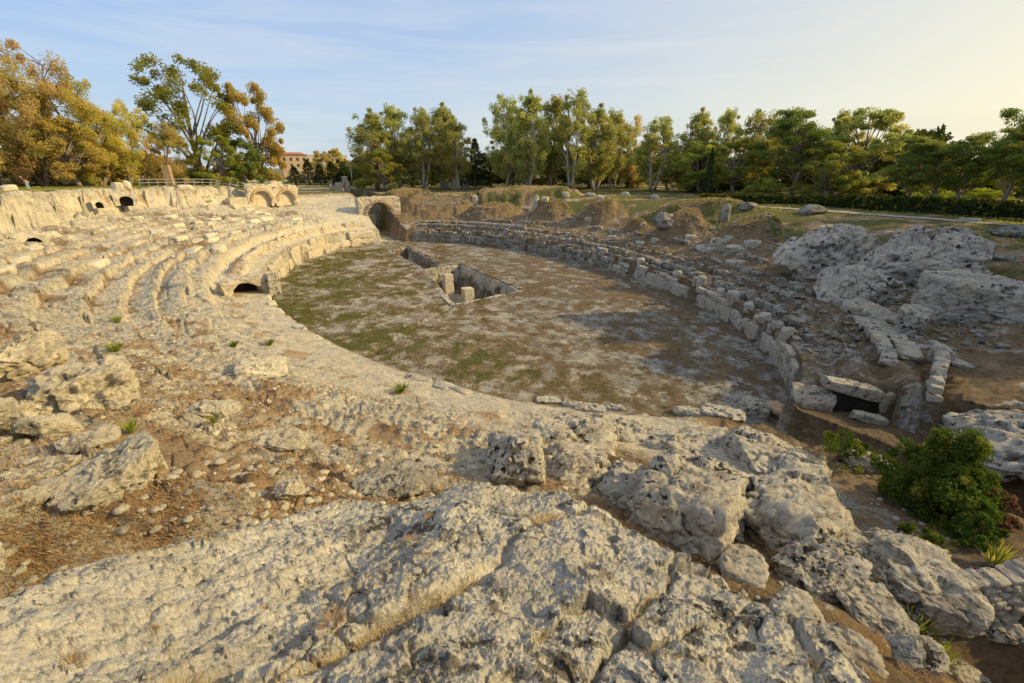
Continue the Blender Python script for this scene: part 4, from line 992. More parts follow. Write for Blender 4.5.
def archetype(key):
    """(trunk mesh, crown mesh, nominal height, nominal crown width)"""
    if key in ARCH: return ARCH[key]
    kind, var = key; r = random.Random(hash(kind) % 1 + var * 31 + sum(map(ord, kind))); tb = MB(); cs, rs = [], []
    def limb(p0, p1, r0, r1, sag=.0, n=5):
        p0, p1 = Vector(p0), Vector(p1); pts = []
        bow = Vector((r.uniform(-1, 1), r.uniform(-1, 1), 0)) * (p1 - p0).length * .07
        for i in range(n + 1):
            t = i / n; pts.append(p0.lerp(p1, t) + bow * math.sin(math.pi * t) + Vector((0, 0, sag * math.sin(math.pi * t))))
        tb.tube(pts, [r0 + (r1 - r0) * i / n for i in range(n + 1)], 6); return pts
    if kind == 'euc':                      # tall, bare stems, plumes of leaf clumps
        H_, Wd = 20, 8.5; ns = 2 + var % 2
        for s in range(ns):
            a = 6.28 * s / ns + var; top = (math.cos(a) * 2.2, math.sin(a) * 2.2, H_ * r.uniform(.78, .9)); st = limb((math.cos(a) * .3, math.sin(a) * .3, -.3), top, .34, .07, 0, 8)
            for k in range(20):
                hh = r.uniform(.26, 1.0); i = min(int(hh * 8 * .9), 7); p0 = st[max(2, i - 1)]
                env = Wd / 2 * (math.sin(math.pi * min(1, (hh - .18) / .84)) ** .7)
                b = a + r.uniform(-1.5, 1.5); q = Vector((math.cos(b) * env * r.uniform(.35, 1), math.sin(b) * env * r.uniform(.35, 1), H_ * hh - .9))
                limb(p0, q, .10, .025, .4, 4)
                for j in range(5):
                    R_ = r.uniform(.4, 1.05); cs.append(q + Vector((r.gauss(0, .75), r.gauss(0, .75), r.gauss(-.2, .8)))); rs.append((R_, R_, R_ * 1.3))
        per, sz, asp, dr, au = 72, .24, .42, .6, .2
    elif kind == 'sparse':                 # tall, open, upswept limbs with separate plumes
        H_, Wd = 20, 12; st = limb((0, 0, -.3), (.5, 0, 15), .36, .12, 0, 8)
        for k in range(24):
            z = .36 + .64 * (k + .5) / 24; b = k * 2.4 + r.uniform(-.4, .4); env = Wd / 2 * (1.15 - .75 * abs(z - .62) - .25 * z) * r.uniform(.75, 1.05)
            q = Vector((math.cos(b) * env, math.sin(b) * env * .8, H_ * z - .8)); limb(st[max(1, min(7, int(z * 8) - 3))], q, .12, .03, .2, 5)
            for j in range(4):
                R_ = r.uniform(.6, 1.15); cs.append(q + Vector((r.gauss(0, .8), r.gauss(0, .8), r.gauss(-.2, .8)))); rs.append((R_, R_, R_ * 1.2))
        per, sz, asp, dr, au = 105, .24, .42, .6, .15
    elif kind == 'broad':                  # full rounded crown, clumped
        H_, Wd = 14, 10; st = limb((0, 0, -.3), (r.uniform(-.6, .6), r.uniform(-.6, .6), 7.5), .38, .16, 0, 6)
        for k in range(46):
            z = r.uniform(.17, 1); env = Wd / 2 * math.sqrt(max(.02, 1 - ((z - .5) / .52) ** 2)); b = r.uniform(0, 6.28); q_ = r.uniform(.3, 1) ** .6
            q = Vector((math.cos(b) * env * q_, math.sin(b) * env * q_, H_ * z - .8)); limb(st[r.randrange(2, 6)], q, .11, .025, .2, 4)
            R_ = r.uniform(.7, 1.35); cs.append(q); rs.append((R_, R_, R_ * .85))
            cs.append(q + Vector((r.uniform(-1.2, 1.2), r.uniform(-1.2, 1.2), r.uniform(-.6, .9)))); rs.append((R_ * .55,) * 3)
        per, sz, asp, dr, au = 300, .17, .55, .2, .2
    elif kind == 'willow':                 # leaning, airy, feathery
        H_, Wd = 15, 12
        for s in range(3):
            a = 2.1 * s + var * .7; top = Vector((math.cos(a) * 3.6, math.sin(a) * 2.8, H_ * r.uniform(.7, .93))); st = limb((0, 0, -.3), top, .33, .08, -.6, 8)
            for k in range(22):
                i = r.randrange(2, 9); p0 = st[i]; q = p0 + Vector((r.gauss(0, 1.7), r.gauss(0, 1.7), r.uniform(-1.2, 2.4))); limb(p0, q, .07, .02, .2, 4)
                R_ = r.uniform(.6, 1.5); cs.append(q); rs.append((R_, R_, R_))
                cs.append(q + Vector((r.gauss(0, .9), r.gauss(0, .9), r.uniform(-1.4, .6)))); rs.append((R_ * .7, R_ * .7, R_ * .9))
        per, sz, asp, dr, au = 230, .16, .4, .7, .3
    elif kind == 'pine':                   # leaning trunk, layered flat pads
        H_, Wd = 13, 10; st = limb((0, 0, -.3), (1.2, .3, 10.5), .36, .12, 0, 8)
        for k in range(44):
            z = r.uniform(.24, 1) ** .8; env = Wd / 2 * min(1, 2.4 * (1.05 - z)) ** .7 * (.55 + .45 * min(1, (z - .2) * 2)); b = r.uniform(0, 6.28); q_ = r.uniform(.25, 1)
            q = Vector((1.2 * z + math.cos(b) * env * q_, math.sin(b) * env * q_, H_ * z - .3)); limb(st[min(7, max(2, int(z * 8) - 1))], q, .09, .025, .15, 4)
            R_ = r.uniform(.9, 1.6); cs.append(q); rs.append((R_, R_, R_ * .6))
            cs.append(q + Vector((r.uniform(-1, 1), r.uniform(-1, 1), r.uniform(-.2, .5)))); rs.append((R_ * .6, R_ * .6, R_ * .35))
        per, sz, asp, dr, au = 230, .18, .38, -.3, .12
    elif kind == 'conifer':                # dense dark spire
        H_, Wd = 10, 4.2; limb((0, 0, -.3), (0, 0, 9.4), .2, .03, 0, 5)
        for k in range(70):
            z = (k + .5) / 70; env = Wd / 2 * (1 - z) ** .75; b = k * 2.4; q_ = r.uniform(.5, .95)
            q = Vector((math.cos(b) * env * q_, math.sin(b) * env * q_, .7 + 9.1 * z)); R_ = .28 + .55 * (1 - z); cs.append(q); rs.append((R_, R_, R_ * .7))
        per, sz, asp, dr, au = 75, .17, .4, .4, .1
    else:                                  # shrub
        H_, Wd = 4, 5
        for k in range(5): limb((0, 0, -.2), (r.uniform(-1.3, 1.3), r.uniform(-1.3, 1.3), r.uniform(1.6, 3)), .07, .02, 0, 4)
        for k in range(36):
            z = r.uniform(0, 1); env = Wd / 2 * math.sqrt(max(.05, 1 - z * z * .95)); b = r.uniform(0, 6.28); q_ = r.uniform(.3, 1) ** .6
            R_ = r.uniform(.35, .75); cs.append(Vector((math.cos(b) * env * q_, math.sin(b) * env * q_, .25 + 3.4 * z))); rs.append((R_, R_, R_ * .9))
        per, sz, asp, dr, au = 120, .14, .6, .1, .2
    cs = [tuple(c) for c in cs]
    tm = tb.mesh('trunk', M['palebark'] if kind == 'euc' else M['bark'], True)
    cm = crown_mesh('crown', cs, rs, per, sz, asp, var * 7 + len(cs), dr, au)
    ARCH[key] = (tm, cm, H_, Wd); return ARCH[key]
NAMES = {'euc': ('eucalyptus_tree', 'tree'), 'broad': ('broadleaf_tree', 'tree'), 'sparse': ('open_crowned_tree', 'tree'), 'willow': ('feathery_tree', 'tree'), 'pine': ('pine_tree', 'tree'), 'conifer': ('conifer_tree', 'tree'), 'shrub': ('shrub', 'shrub')}
def tree(kind, var, px, t_, top, w_px, mat, label, group=None, rot=None, base=None):
    tm, cm, H_, Wd = archetype((kind, var))
    u, f_, dn = ray(px, 190); X, Y = u * t_, f_ * t_
    zb = gz(X, Y); u2, f2, d2 = ray(px, top); zt = EYE + d2 * Y / f2
    h = max(zt - zb, .8); sz = h / H_; zc = Y * math.cos(PIT) - (zb - EYE) * math.sin(PIT); sx_ = max(w_px * zc / F / Wd, .2)
    nm, cat = NAMES[kind]
    o = empty(nm, (X, Y, zb), rnd.uniform(0, 6.28) if rot is None else rot); o.scale = (sx_, sx_, sz)
    tag(o, label, cat, group)
    a = obj('stems' if kind == 'shrub' else 'trunk', tm, o); b = obj('foliage' if kind == 'shrub' else 'crown', cm, o)
    b.material_slots[0].link = 'OBJECT'; b.material_slots[0].material = M[mat]
    return o
gL, gC, gM, gR = 'trees on the left rim', 'dark conifers before the distant buildings', 'tall eucalyptus trees beyond the far end', 'trees behind the right hedge'
for a in [
    ('willow', 0, -8, 62, 58, 110, 'l_orange', 'big rusty tree cut by the left edge of the picture', gL),
    ('willow', 1, 48, 66, 40, 96, 'l_orange', 'tallest rusty airy tree near the left edge with bare curved limb', gL),
    ('broad', 0, 22, 74, 84, 84, 'l_gold', 'golden tree behind the tallest rusty airy tree', gL),
    ('broad', 1, 2, 68, 118, 74, 'l_green', 'dark green tree low at the left edge', gL),
    ('willow', 2, 104, 70, 80, 74, 'l_gold', 'golden leaning tree right of the tallest rusty tree', gL),
    ('broad', 0, 82, 66, 118, 62, 'l_gold', 'short yellow green tree in front of the golden leaning tree', gL),
    ('willow', 0, 132, 74, 104, 62, 'l_gold', 'golden tree that slopes down to the right of the left group', gL),
    ('broad', 1, 60, 74, 142, 56, 'l_green', 'small green tree behind the bending person', gL),
    ('willow', 1, 172, 80, 124, 52, 'l_orange', 'small rusty tree left of the tall sparse tree', gL),
    ('shrub', 0, 110, 74, 154, 56, 'l_gold', 'yellowing bush at the foot of the golden leaning tree', None),
    ('shrub', 1, 148, 80, 152, 50, 'l_gold', 'golden bush beside the stone pillar', None),
    ('shrub', 0, 30, 72, 162, 60, 'l_green', 'low green bush behind the bending person', None),
    ('shrub', 1, 192, 92, 160, 44, 'l_green', 'deep green rounded bush right of the stone pillar', None),
    ('shrub', 0, 213, 90, 170, 26, 'l_gold', 'small yellow bush behind the metal railing', None),
    ('shrub', 1, 234, 94, 170, 26, 'l_lime', 'light green bush below the dark rounded tree', None),
    ('sparse', 0, 208, 88, 54, 92, 'l_green', 'tall sparse green tree standing alone on the left rim', gL),
    ('broad', 1, 262, 92, 80, 52, 'l_gold', 'tall golden green tree just right of the sparse tree', gL),
    ('broad', 1, 222, 84, 134, 44, 'l_green', 'dark rounded tree under the tall sparse tree', gL),
    ('broad', 0, 246, 88, 138, 40, 'l_pine', 'dark tree under the tall golden green tree', gL),
    ('conifer', 0, 297, 150, 166, 20, 'l_dark', 'leftmost dark conifer before the buildings', gC),
    ('conifer', 0, 311, 150, 159, 20, 'l_dark', 'pointed dark conifer second from the left in the row', gC),
    ('conifer', 0, 322, 150, 163, 16, 'l_dark', 'slim dark conifer in the middle of the row', gC),
    ('conifer', 0, 334, 150, 161, 18, 'l_dark', 'dark conifer below the small golden tree', gC),
    ('conifer', 0, 346, 150, 165, 18, 'l_dark', 'short dark conifer left of the lamp post', gC),
    ('broad', 1, 326, 172, 150, 24, 'l_gold', 'small golden tree behind the dark conifers', None),
    ('broad', 0, 341, 178, 148, 20, 'l_gold', 'narrow golden tree before the ochre building', None),
    ('shrub', 0, 362, 120, 178, 18, 'l_green', 'round green bush beside the lamp post', None),
    ('euc', 1, 378, 112, 113, 44, 'l_euc', 'leftmost eucalyptus of the left clump', gM),
    ('euc', 2, 401, 116, 106, 42, 'l_euc', 'second eucalyptus of the left clump, with an open crown', gM),
    ('euc', 0, 424, 114, 110, 38, 'l_euc', 'yellowish eucalyptus in the middle of the left clump', gM),
    ('euc', 1, 444, 118, 107, 40, 'l_euc', 'tall eucalyptus right of the middle of the left clump', gM),
    ('euc', 2, 459, 112, 120, 34, 'l_euc', 'rightmost eucalyptus of the left clump', gM),
    ('broad', 0, 384, 106, 150, 40, 'l_green', 'green leafy tree at the foot of the leftmost eucalyptus', None),
    ('broad', 1, 412, 124, 146, 46, 'l_euc', 'green understorey tree inside the left eucalyptus clump', None),
    ('broad', 0, 446, 126, 150, 44, 'l_pine', 'dark understorey tree at the right of the left clump', None),
    ('conifer', 0, 476, 118, 138, 26, 'l_dark', 'dark pointed conifer right of the left eucalyptus clump', None),
    ('broad', 1, 492, 128, 152, 40, 'l_dark', 'dark low tree in the gap between the two eucalyptus clumps', None),
    ('euc', 0, 506, 112, 98, 42, 'l_euc', 'leftmost tall eucalyptus of the main clump', gM),
    ('euc', 1, 528, 108, 95, 40, 'l_euc', 'eucalyptus with a pale forked trunk second in the main clump', gM),
    ('euc', 2, 549, 114, 97, 42, 'l_euc', 'slender eucalyptus third in the main clump', gM),
    ('euc', 0, 571, 108, 93, 44, 'l_euc', 'tallest eucalyptus of the main clump', gM),
    ('euc', 1, 594, 112, 108, 42, 'l_euc', 'bright yellow green eucalyptus right of the tallest one', gM),
    ('euc', 2, 612, 118, 112, 34, 'l_euc', 'eucalyptus left of the rust coloured tree', gM),
    ('willow', 1, 630, 122, 118, 42, 'l_orange', 'rust coloured crown among the eucalyptus trees', gM),
    ('euc', 0, 652, 104, 119, 46, 'l_euc', 'broad light green eucalyptus at the right of the main clump', gM),
    ('broad', 0, 512, 122, 150, 48, 'l_pine', 'dark understorey tree under the leftmost tall eucalyptus', None),
    ('broad', 1, 548, 126, 148, 52, 'l_green', 'green understorey tree below the slender eucalyptus', None),
    ('broad', 0, 588, 124, 146, 52, 'l_pine', 'dark understorey tree below the bright yellow green eucalyptus', None),
    ('broad', 1, 626, 126, 150, 50, 'l_pine', 'dark understorey tree below the rust coloured crown', None),
    ('broad', 0, 668, 110, 152, 46, 'l_green', 'green understorey tree right of the broad eucalyptus', None),
    ('euc', 1, 690, 104, 112, 36, 'l_euc', 'slim tall eucalyptus between main clump and pines', gR),
    ('euc', 2, 716, 100, 110, 36, 'l_euc', 'slim eucalyptus with a rounded light top', gR),
    ('conifer', 0, 707, 88, 146, 11, 'l_dark', 'thin dark cypress spire before the slim eucalyptus trees', gR),
    ('broad', 1, 700, 96, 140, 54, 'l_green', 'green bushy tree behind the thin cypress', gR),
    ('broad', 0, 734, 90, 138, 52, 'l_green', 'bushy grey green tree right of the thin cypress', gR),
    ('euc', 0, 752, 96, 112, 46, 'l_euc', 'light topped eucalyptus left of the big dark pine', gR),
    ('pine', 0, 792, 84, 108, 76, 'l_pine', 'big dark pine with a leaning bare trunk', gR),
    ('broad', 0, 850, 84, 108, 80, 'l_euc', 'broad sunlit yellow green tree right of the big dark pine', gR),
    ('broad', 1, 824, 80, 140, 62, 'l_green', 'olive green tree below the broad sunlit tree', gR),
    ('euc', 2, 832, 92, 111, 40, 'l_euc', 'sunlit upright tree behind the big dark pine', gR),
    ('pine', 1, 908, 66, 138, 62, 'l_pine', 'dark pine right of the bright gap in the trees', gR),
    ('pine', 0, 936, 62, 142, 60, 'l_pine', 'flat topped pine in the middle of the right-hand pines', gR),
    ('pine', 1, 968, 60, 134, 64, 'l_pine', 'wide pine with tiered branches near the right edge', gR),
    ('pine', 0, 1004, 56, 126, 72, 'l_pine', 'tall dark pine at the right edge', gR),
    ('pine', 1, 1046, 53, 112, 84, 'l_pine', 'dark pine cut by the right edge of the picture', gR),
    ('shrub', 0, 872, 80, 176, 50, 'l_gold', 'sunlit yellow bush in the gap behind the hedge', None),
    ('shrub', 1, 765, 84, 178, 44, 'l_green', 'green bush behind the hedge below the big dark pine', None),
    ('shrub', 0, 985, 66, 188, 60, 'l_lime', 'bright sunlit bush behind the dark hedge near the right edge', None),
    ('shrub', 1, 925, 70, 186, 60, 'l_lime', 'bright yellow green bush behind the middle of the dark hedge', None),
]: tree(*a)
# the row goes on beyond the right edge and throws its shade over the right-hand tiers
for i, (x, y, h_, w_) in enumerate([(47, 23, 13, 10), (50, 29, 15, 11), (53, 35, 16, 11), (56, 41, 16, 12), (60, 45, 17, 12), (61, 33, 17, 12), (58, 25, 16, 12), (67, 40, 18, 12), (52, 41, 17, 11), (58, 52, 18, 12)]):
    tm, cm, H_, Wd = archetype(('pine', i % 2)); o = empty('pine_tree', (x, y, gz(x, y)), i * 1.3); o.scale = (w_ / Wd, w_ / Wd, h_ / H_)
    tag(o, 'pine tree of the row behind the hedge, beyond the right edge of the picture', 'tree', 'pines beyond the right edge'); obj('trunk', tm, o); b = obj('crown', cm, o)
    b.material_slots[0].link = 'OBJECT'; b.material_slots[0].material = M['l_pine']

# far woods beyond the park, one unbroken mass
def woods():
    r = np.random.default_rng(77); cs, rs = [], []
    for px in np.arange(340, 1240, 1.6):
        t_ = r.uniform(135, 185) if px < 690 else r.uniform(100, 150)
        if px > 690: t_ = r.uniform(98, 130)
        if px > 860: t_ = r.uniform(80, 105)
        u, f_, dn = ray(px, 190); X, Y = u * t_, f_ * t_; zb = 6.5
        ht = (1.0 if px < 690 else 1.15) * (9 + 3.5 * math.sin(px * .05) + r.uniform(-1.5, 2)) * (t_ / 150) ** .5 * (1.0 if px > 485 or px < 475 else .8)
        for k in range(8): cs.append((X + r.uniform(-1.5, 1.5), Y + r.uniform(-2, 2), zb + ht * r.random() ** .8)); R_ = r.uniform(.8, 1.7); rs.append((R_, R_, R_))
    me = crown_mesh('far_woods', cs, rs, 26, .5, .6, 78, 0, .1, M['l_woods']); tag(obj('far_woods', me), 'dark mass of woodland closing the horizon behind the park trees', 'woods', kind='stuff')
M['l_woods'] = leaf_mat('woodland_leaves', (.05, .07, .02), (.10, .115, .03), (.17, .15, .04), .25)
woods()

# ------------------------------------------------------------------ hedges, path
def hedge(label, pts, h, wd, seed, n):
    r = np.random.default_rng(seed); P_ = [Vector((*at_z(px, py, 7.0), 0)) for px, py in pts]
    cs = []; core = MB()
    for a, b in zip(P_[:-1], P_[1:]):
        L_ = (b - a).length; az = math.atan2(b.y - a.y, b.x - a.x); nn = Vector((-math.sin(az), math.cos(az), 0))
        k = int(L_ / .35)
        for i in range(k):
            q = a.lerp(b, (i + .5) / k); zb = gz(q.x, q.y)
            for j in range(15): cs.append((*(q + nn * r.uniform(-wd / 2, wd / 2))[:2], zb + h * r.uniform(.05, 1) ** .7 + .08 * r.normal()))
        for i in range(max(1, int(L_ / 3))):
            q = a.lerp(b, (i + .5) / max(1, int(L_ / 3))); core.box((q.x, q.y, gz(q.x, q.y) + h * .42), (L_ / max(1, int(L_ / 3)) * .98, wd * .45, h * .7), az)
    rs = np.full((len(cs), 3), .24)
    hd = empty('hedge', P_[0]); tag(hd, label, 'hedge')
    me = crown_mesh('foliage', np.array(cs) - np.array(P_[0]), rs, n, .14, .6, seed, 0, .25, M['l_hedge']); obj('foliage', me, hd)
    o = core.build('branches', M['l_dark'], hd); o.location = -P_[0]
    return hd
hedge('low light green clipped hedge behind the gravel path in the middle of the right side', [(700, 201), (745, 203), (800, 205), (850, 208)], 1.2, 1.2, 5, 16)
hedge('tall dark clipped hedge along the gravel path at the right', [(838, 207), (880, 211), (930, 214), (980, 217), (1030, 220), (1120, 227)], 1.75, 1.4, 6, 18)
def strip(name, pts, wd, mat, label):
    P_ = [Vector((*at_z(px, py, 7.0), 0)) for px, py in pts]; vs, fs = [], []
    Q = []
    for a, b in zip(P_[:-1], P_[1:]):
        for i in range(12): Q.append(a.lerp(b, i / 12))
    Q.append(P_[-1])
    for i, q in enumerate(Q):
        t_ = (Q[min(i + 1, len(Q) - 1)] - Q[max(i - 1, 0)]).normalized(); nn = Vector((-t_.y, t_.x, 0))
        for s_ in (-1, -.5, 0, .5, 1): p = q + nn * s_ * wd / 2; vs.append((p.x, p.y, gz(p.x, p.y) + .07))
    for i in range(len(Q) - 1):
        for k in range(4): fs.append((i * 5 + k, i * 5 + k + 1, i * 5 + k + 6, i * 5 + k + 5))
    tag(obj(name, npmesh(name, vs, fs, [mat])), label, 'path', kind='structure')
strip('gravel_path', [(735, 204), (790, 207.5), (850, 212), (930, 218.5), (1030, 227), (1120, 234)], 1.25, M['gravelpath'], 'pale gravel path in front of the right hedge')
px_rock('stone_bench', 'pale flat bench stone standing by the gravel path at the right', 'bench', 969, 222, 16, 4, 90, M['wall'], .4, e=8, cuts=0, n=4)

# ------------------------------------------------------------------ distant town
def building(label, px, t_, top, w_px, storeys, wm_, roof=True, dep=12):
    u, f_, dn = ray(px, 170); X, Y = u * t_, f_ * t_; zt = EYE + ray(px, top)[2] * Y / ray(px, top)[1]; zb = 6.; wd = w_px * t_ / F; h = zt - zb
    o = empty('apartment_building', (X, Y, zb), math.atan2(-X, Y) * .6 + .25); tag(o, label, 'building')
    m = MB(); m.box((0, dep / 2, h / 2), (wd, dep, h)); m.build('wall', wm_, o)
    m = MB()
    if roof:
        m.box((0, dep / 2, h + .2), (wd + .8, dep + .8, .4)); m.box((0, dep / 2, h + .9), (wd * .9, dep * .8, 1.1), 0, .7)
    else:
        m.box((0, dep / 2, h + .35), (wd + .3, dep + .3, .7)); m.box((wd * .2, dep / 2, h + 1.6), (wd * .25, 4, 2.2))
    m.build('roof', M['tile'] if roof else wm_, o)
    n = max(2, int(wd / 3.2))
    for s_ in range(storeys):
        for i in range(n):
            m = MB(); m.box((-wd / 2 + wd * (i + .5) / n, -.04, h - 2.2 - s_ * 3.3), (1.2, .12, 1.7)); m.build('window', M['window'], o)
building('ochre flat with a red tiled roof behind the golden tree', 296, 260, 155, 24, 2, M['plaster_a'])
building('pale cream flats behind the small golden trees', 328, 290, 156, 40, 2, M['plaster_b'], False)
building('cream building with dark windows beside the eucalyptus clump', 362, 240, 164, 30, 2, M['plaster_a'])
building('upper pale flats just left of the leftmost eucalyptus', 372, 330, 155, 26, 2, M['plaster_b'], False)
building('reddish house glimpsed through the left rim trees', 66, 200, 132, 24, 2, M['plaster_c'])
building('pinkish block seen low between left rim trees', 150, 300, 158, 40, 2, M['plaster_c'])

# ------------------------------------------------------------------ rim railing, pillar, posts
rr = empty('rim_railing', (0, 0, 0)); tag(rr, 'low grey metal railing on the rim behind the left tiers', 'railing')
A_ = [Vector(at_t(px, py, t_)) for px, py, t_ in ((140, 186, 70), (176, 186, 75), (212, 186, 80), (246, 186, 85))]
A_ = [Vector((a.x, a.y, gz(a.x, a.y))) for a in A_]
for hh in (.55, 1.05):
    m = MB(); m.tube([a + Vector((0, 0, hh)) for a in A_], .05, 5); m.build('rail', M['metal'], rr)
for a, b in zip(A_[:-1], A_[1:]):
    for i in range(4):
        q = a.lerp(b, i / 4); m = MB(); m.tube([q - Vector((0, 0, .2)), q + Vector((0, 0, 1.1))], .05, 5); m.build('post', M['metal'], rr)
def on_ground(px, t_):
    u, f_, dn = ray(px, 188); return Vector((u * t_, f_ * t_, gz(u * t_, f_ * t_)))
M['pier'] = simple('brown_stone', (.36, .25, .15), (.48, .36, .22), 2, .9, .03)
q = on_ground(171, 76); m = MB()
for i in range(4): m.box((q.x + .04 * (i % 2), q.y, q.z + .4 + .8 * i), (1.15 - .05 * i, 1.0, .8), .3)
tag(obj('stone_pillar', rough_mesh(m, 'stone_pillar', M['pier'], .10, 2, 71)), 'square brown stone pillar among the bushes on the left rim', 'pillar')
q = on_ground(274, 95); m = MB(); m.tube([q, q + Vector((0, 0, 4.6))], [.22, .16], 8); tag(m.build('wooden_post', M['bark'], None, True), 'plain pale post rising behind the brick niches', 'post')
q = on_ground(353, 125); lp = empty('lamp_post', q); tag(lp, 'thin grey lamp post before the cream building', 'lamp post')
m = MB(); m.tube([(0, 0, 0), (0, 0, 5.6)], [.09, .06], 6); m.build('pole', M['metal'], lp); m = MB(); m.tube([(0, 0, 5.5), (-.5, 0, 5.9), (-1.1, 0, 5.9)], .05, 5); m.build('arm', M['metal'], lp); m = MB(); m.box((-1.2, 0, 5.85), (.7, .3, .16)); m.build('lamp_head', M['metal'], lp)
for (px, t_, h_, lb) in [(346, 108, 3.4, 'ruined masonry stub with a dark gap beside the far gate'), (339, 106, 1.9, 'short reddish masonry stub left of the dark ruined stub'), (455, 118, 3.0, 'pale broken masonry corner on the far bank'), (466, 120, 2.6, 'ruined pier beside the pale masonry corner on the far bank')]:
    q = on_ground(px, t_); m = MB()
    for i in range(3): m.box((q.x + rnd.uniform(-.2, .2), q.y, q.z + h_ * (i + .4) / 3), (1.9 - .3 * i, 1.3, h_ / 3), rnd.uniform(0, .4))
    tag(obj('ruin_wall', rough_mesh(m, 'ruin_wall', W, .2, 2, px)), lb, 'wall')

# ------------------------------------------------------------------ people
SKIN = simple('skin', (.42, .25, .17), (.46, .28, .19), 3, .6, 0); HAIR = simple('grey_hair', (.34, .31, .29), (.42, .39, .37), 8, .8, 0)
def skin_obj(name, joints, edges, mat, par, lv=1):
    me = bpy.data.meshes.new(name); me.from_pydata([j[0] for j in joints], edges, []); me.materials.append(mat)
    o = obj(name, me, par); md = o.modifiers.new('skin', 'SKIN'); sv = me.skin_vertices[0].data
    for i, j in enumerate(joints): sv[i].radius = (j[1], j[1] * (j[2] if len(j) > 2 else 1)); sv[i].use_root = (i == 0)
    o.modifiers.new('sub', 'SUBSURF').levels = lv; o.modifiers['sub'].render_levels = lv
    md.use_smooth_shade = True
    return o
def person(q, rz, label, bend, top, legs, hair, pose):
    p = empty('person', q, rz); tag(p, label, 'person')
    # x = forward, z up
    cb, sb = math.cos(bend), math.sin(bend); hip = Vector((0, 0, .92))
    def up(k, x=0, y=0): return tuple(hip + Vector((sb * k + cb * x, y, cb * k - sb * x)))
    J = [(up(0), .13, 1.2), (up(.26), .125, 1.3), (up(.46), .13, 1.45), (up(.56), .065), (up(.64, .02), .085), (up(.76, .04), .095), (up(.83, .04), .05)]
    E_ = [(0, 1), (1, 2), (2, 3), (3, 4), (4, 5), (5, 6)]
    arms = []
    for s_ in (-1, 1):
        b = len(J); sh = up(.45, 0, s_ * .19); el_ = tuple(Vector(sh) + Vector(pose[0])); wr = tuple(Vector(el_) + Vector(pose[1])); hd = tuple(Vector(wr) + Vector(pose[1]) * .3)
        J += [(sh, .06), (el_, .045), (wr, .032), (hd, .04, .6)]; E_ += [(2, b), (b, b + 1), (b + 1, b + 2), (b + 2, b + 3)]
        arms.append((sh, el_, wr))
        b = len(J); kn = (.03 if s_ > 0 else .06, s_ * .11, .49); an = (-.03 - .08 * (s_ > 0), s_ * .12, .09)
        J += [((0, s_ * .09, .88), .095), (kn, .062), (an, .042), ((an[0] + .15, an[1], .03), .04, .6)]; E_ += [(0, b), (b, b + 1), (b + 1, b + 2), (b + 2, b + 3)]
    skin_obj('body', J, E_, SKIN, p, 2)
    # nose and brow are part of the head shape; jacket, trousers, hair cover the body
    T = [(up(.02), .15, 1.25), (up(.26), .145, 1.35), (up(.47), .15, 1.5), (up(.54), .075)]; TE = [(0, 1), (1, 2), (2, 3)]
    for sh, el_, wr in arms:
        b = len(T); T += [(sh, .075), (el_, .06), (wr, .045)]; TE += [(2, b), (b, b + 1), (b + 1, b + 2)]
    skin_obj('jacket', T, TE, top, p, 2)
    Lg = [((0, 0, .93), .15, 1.2)]; LE = []
    for s_ in (-1, 1):
        b = len(Lg); Lg += [((0, s_ * .09, .84), .11), ((.03 if s_ > 0 else .06, s_ * .11, .49), .078), ((-.03 - .08 * (s_ > 0), s_ * .12, .10), .06)]; LE += [(0, b), (b, b + 1), (b + 1, b + 2)]
    skin_obj('trousers', Lg, LE, legs, p, 2)
    skin_obj('hair', [(up(.70, -.03), .085), (up(.79, -.01), .095), (up(.85, .02), .06)], [(0, 1), (1, 2)], hair, p, 2)
    m = MB()
    for s_ in (-1, 1): m.box((Vector((-.03 - .08 * (s_ > 0) + .07, s_ * .12, .035))), (.27, .10, .085), 0, .8)
    m.build('shoes', M['window'], p)
    return p
q = on_ground(28.5, 54); q.z = gz(q.x, q.y)
person(q, math.radians(175), 'person in a maroon jacket and light blue jeans bending forward on the left rim', .85, simple('maroon_cloth', (.09, .02, .025), (.13, .03, .035), 8, .9, 0), simple('light_blue_denim', (.25, .33, .42), (.34, .42, .50), 8, .9, 0), HAIR, ((.10, 0, -.27), (.16, 0, -.20)))
q = on_ground(331, 104); q.z = gz(q.x, q.y)
person(q, math.radians(-60), 'tiny distant person in white standing before the dark conifers', .05, simple('white_cloth', (.7, .7, .7), (.78, .78, .78), 8, .9, 0), simple('grey_cloth', (.3, .3, .32), (.36, .36, .38), 8, .9, 0), simple('dark_hair', (.03, .02, .015), (.05, .035, .025), 8, .9, 0), ((.02, 0, -.28), (.08, 0, -.24)))
M['l_turf'] = leaf_mat('short_turf_blades', (.12, .16, .035), (.22, .22, .06), (.30, .22, .09), .3)
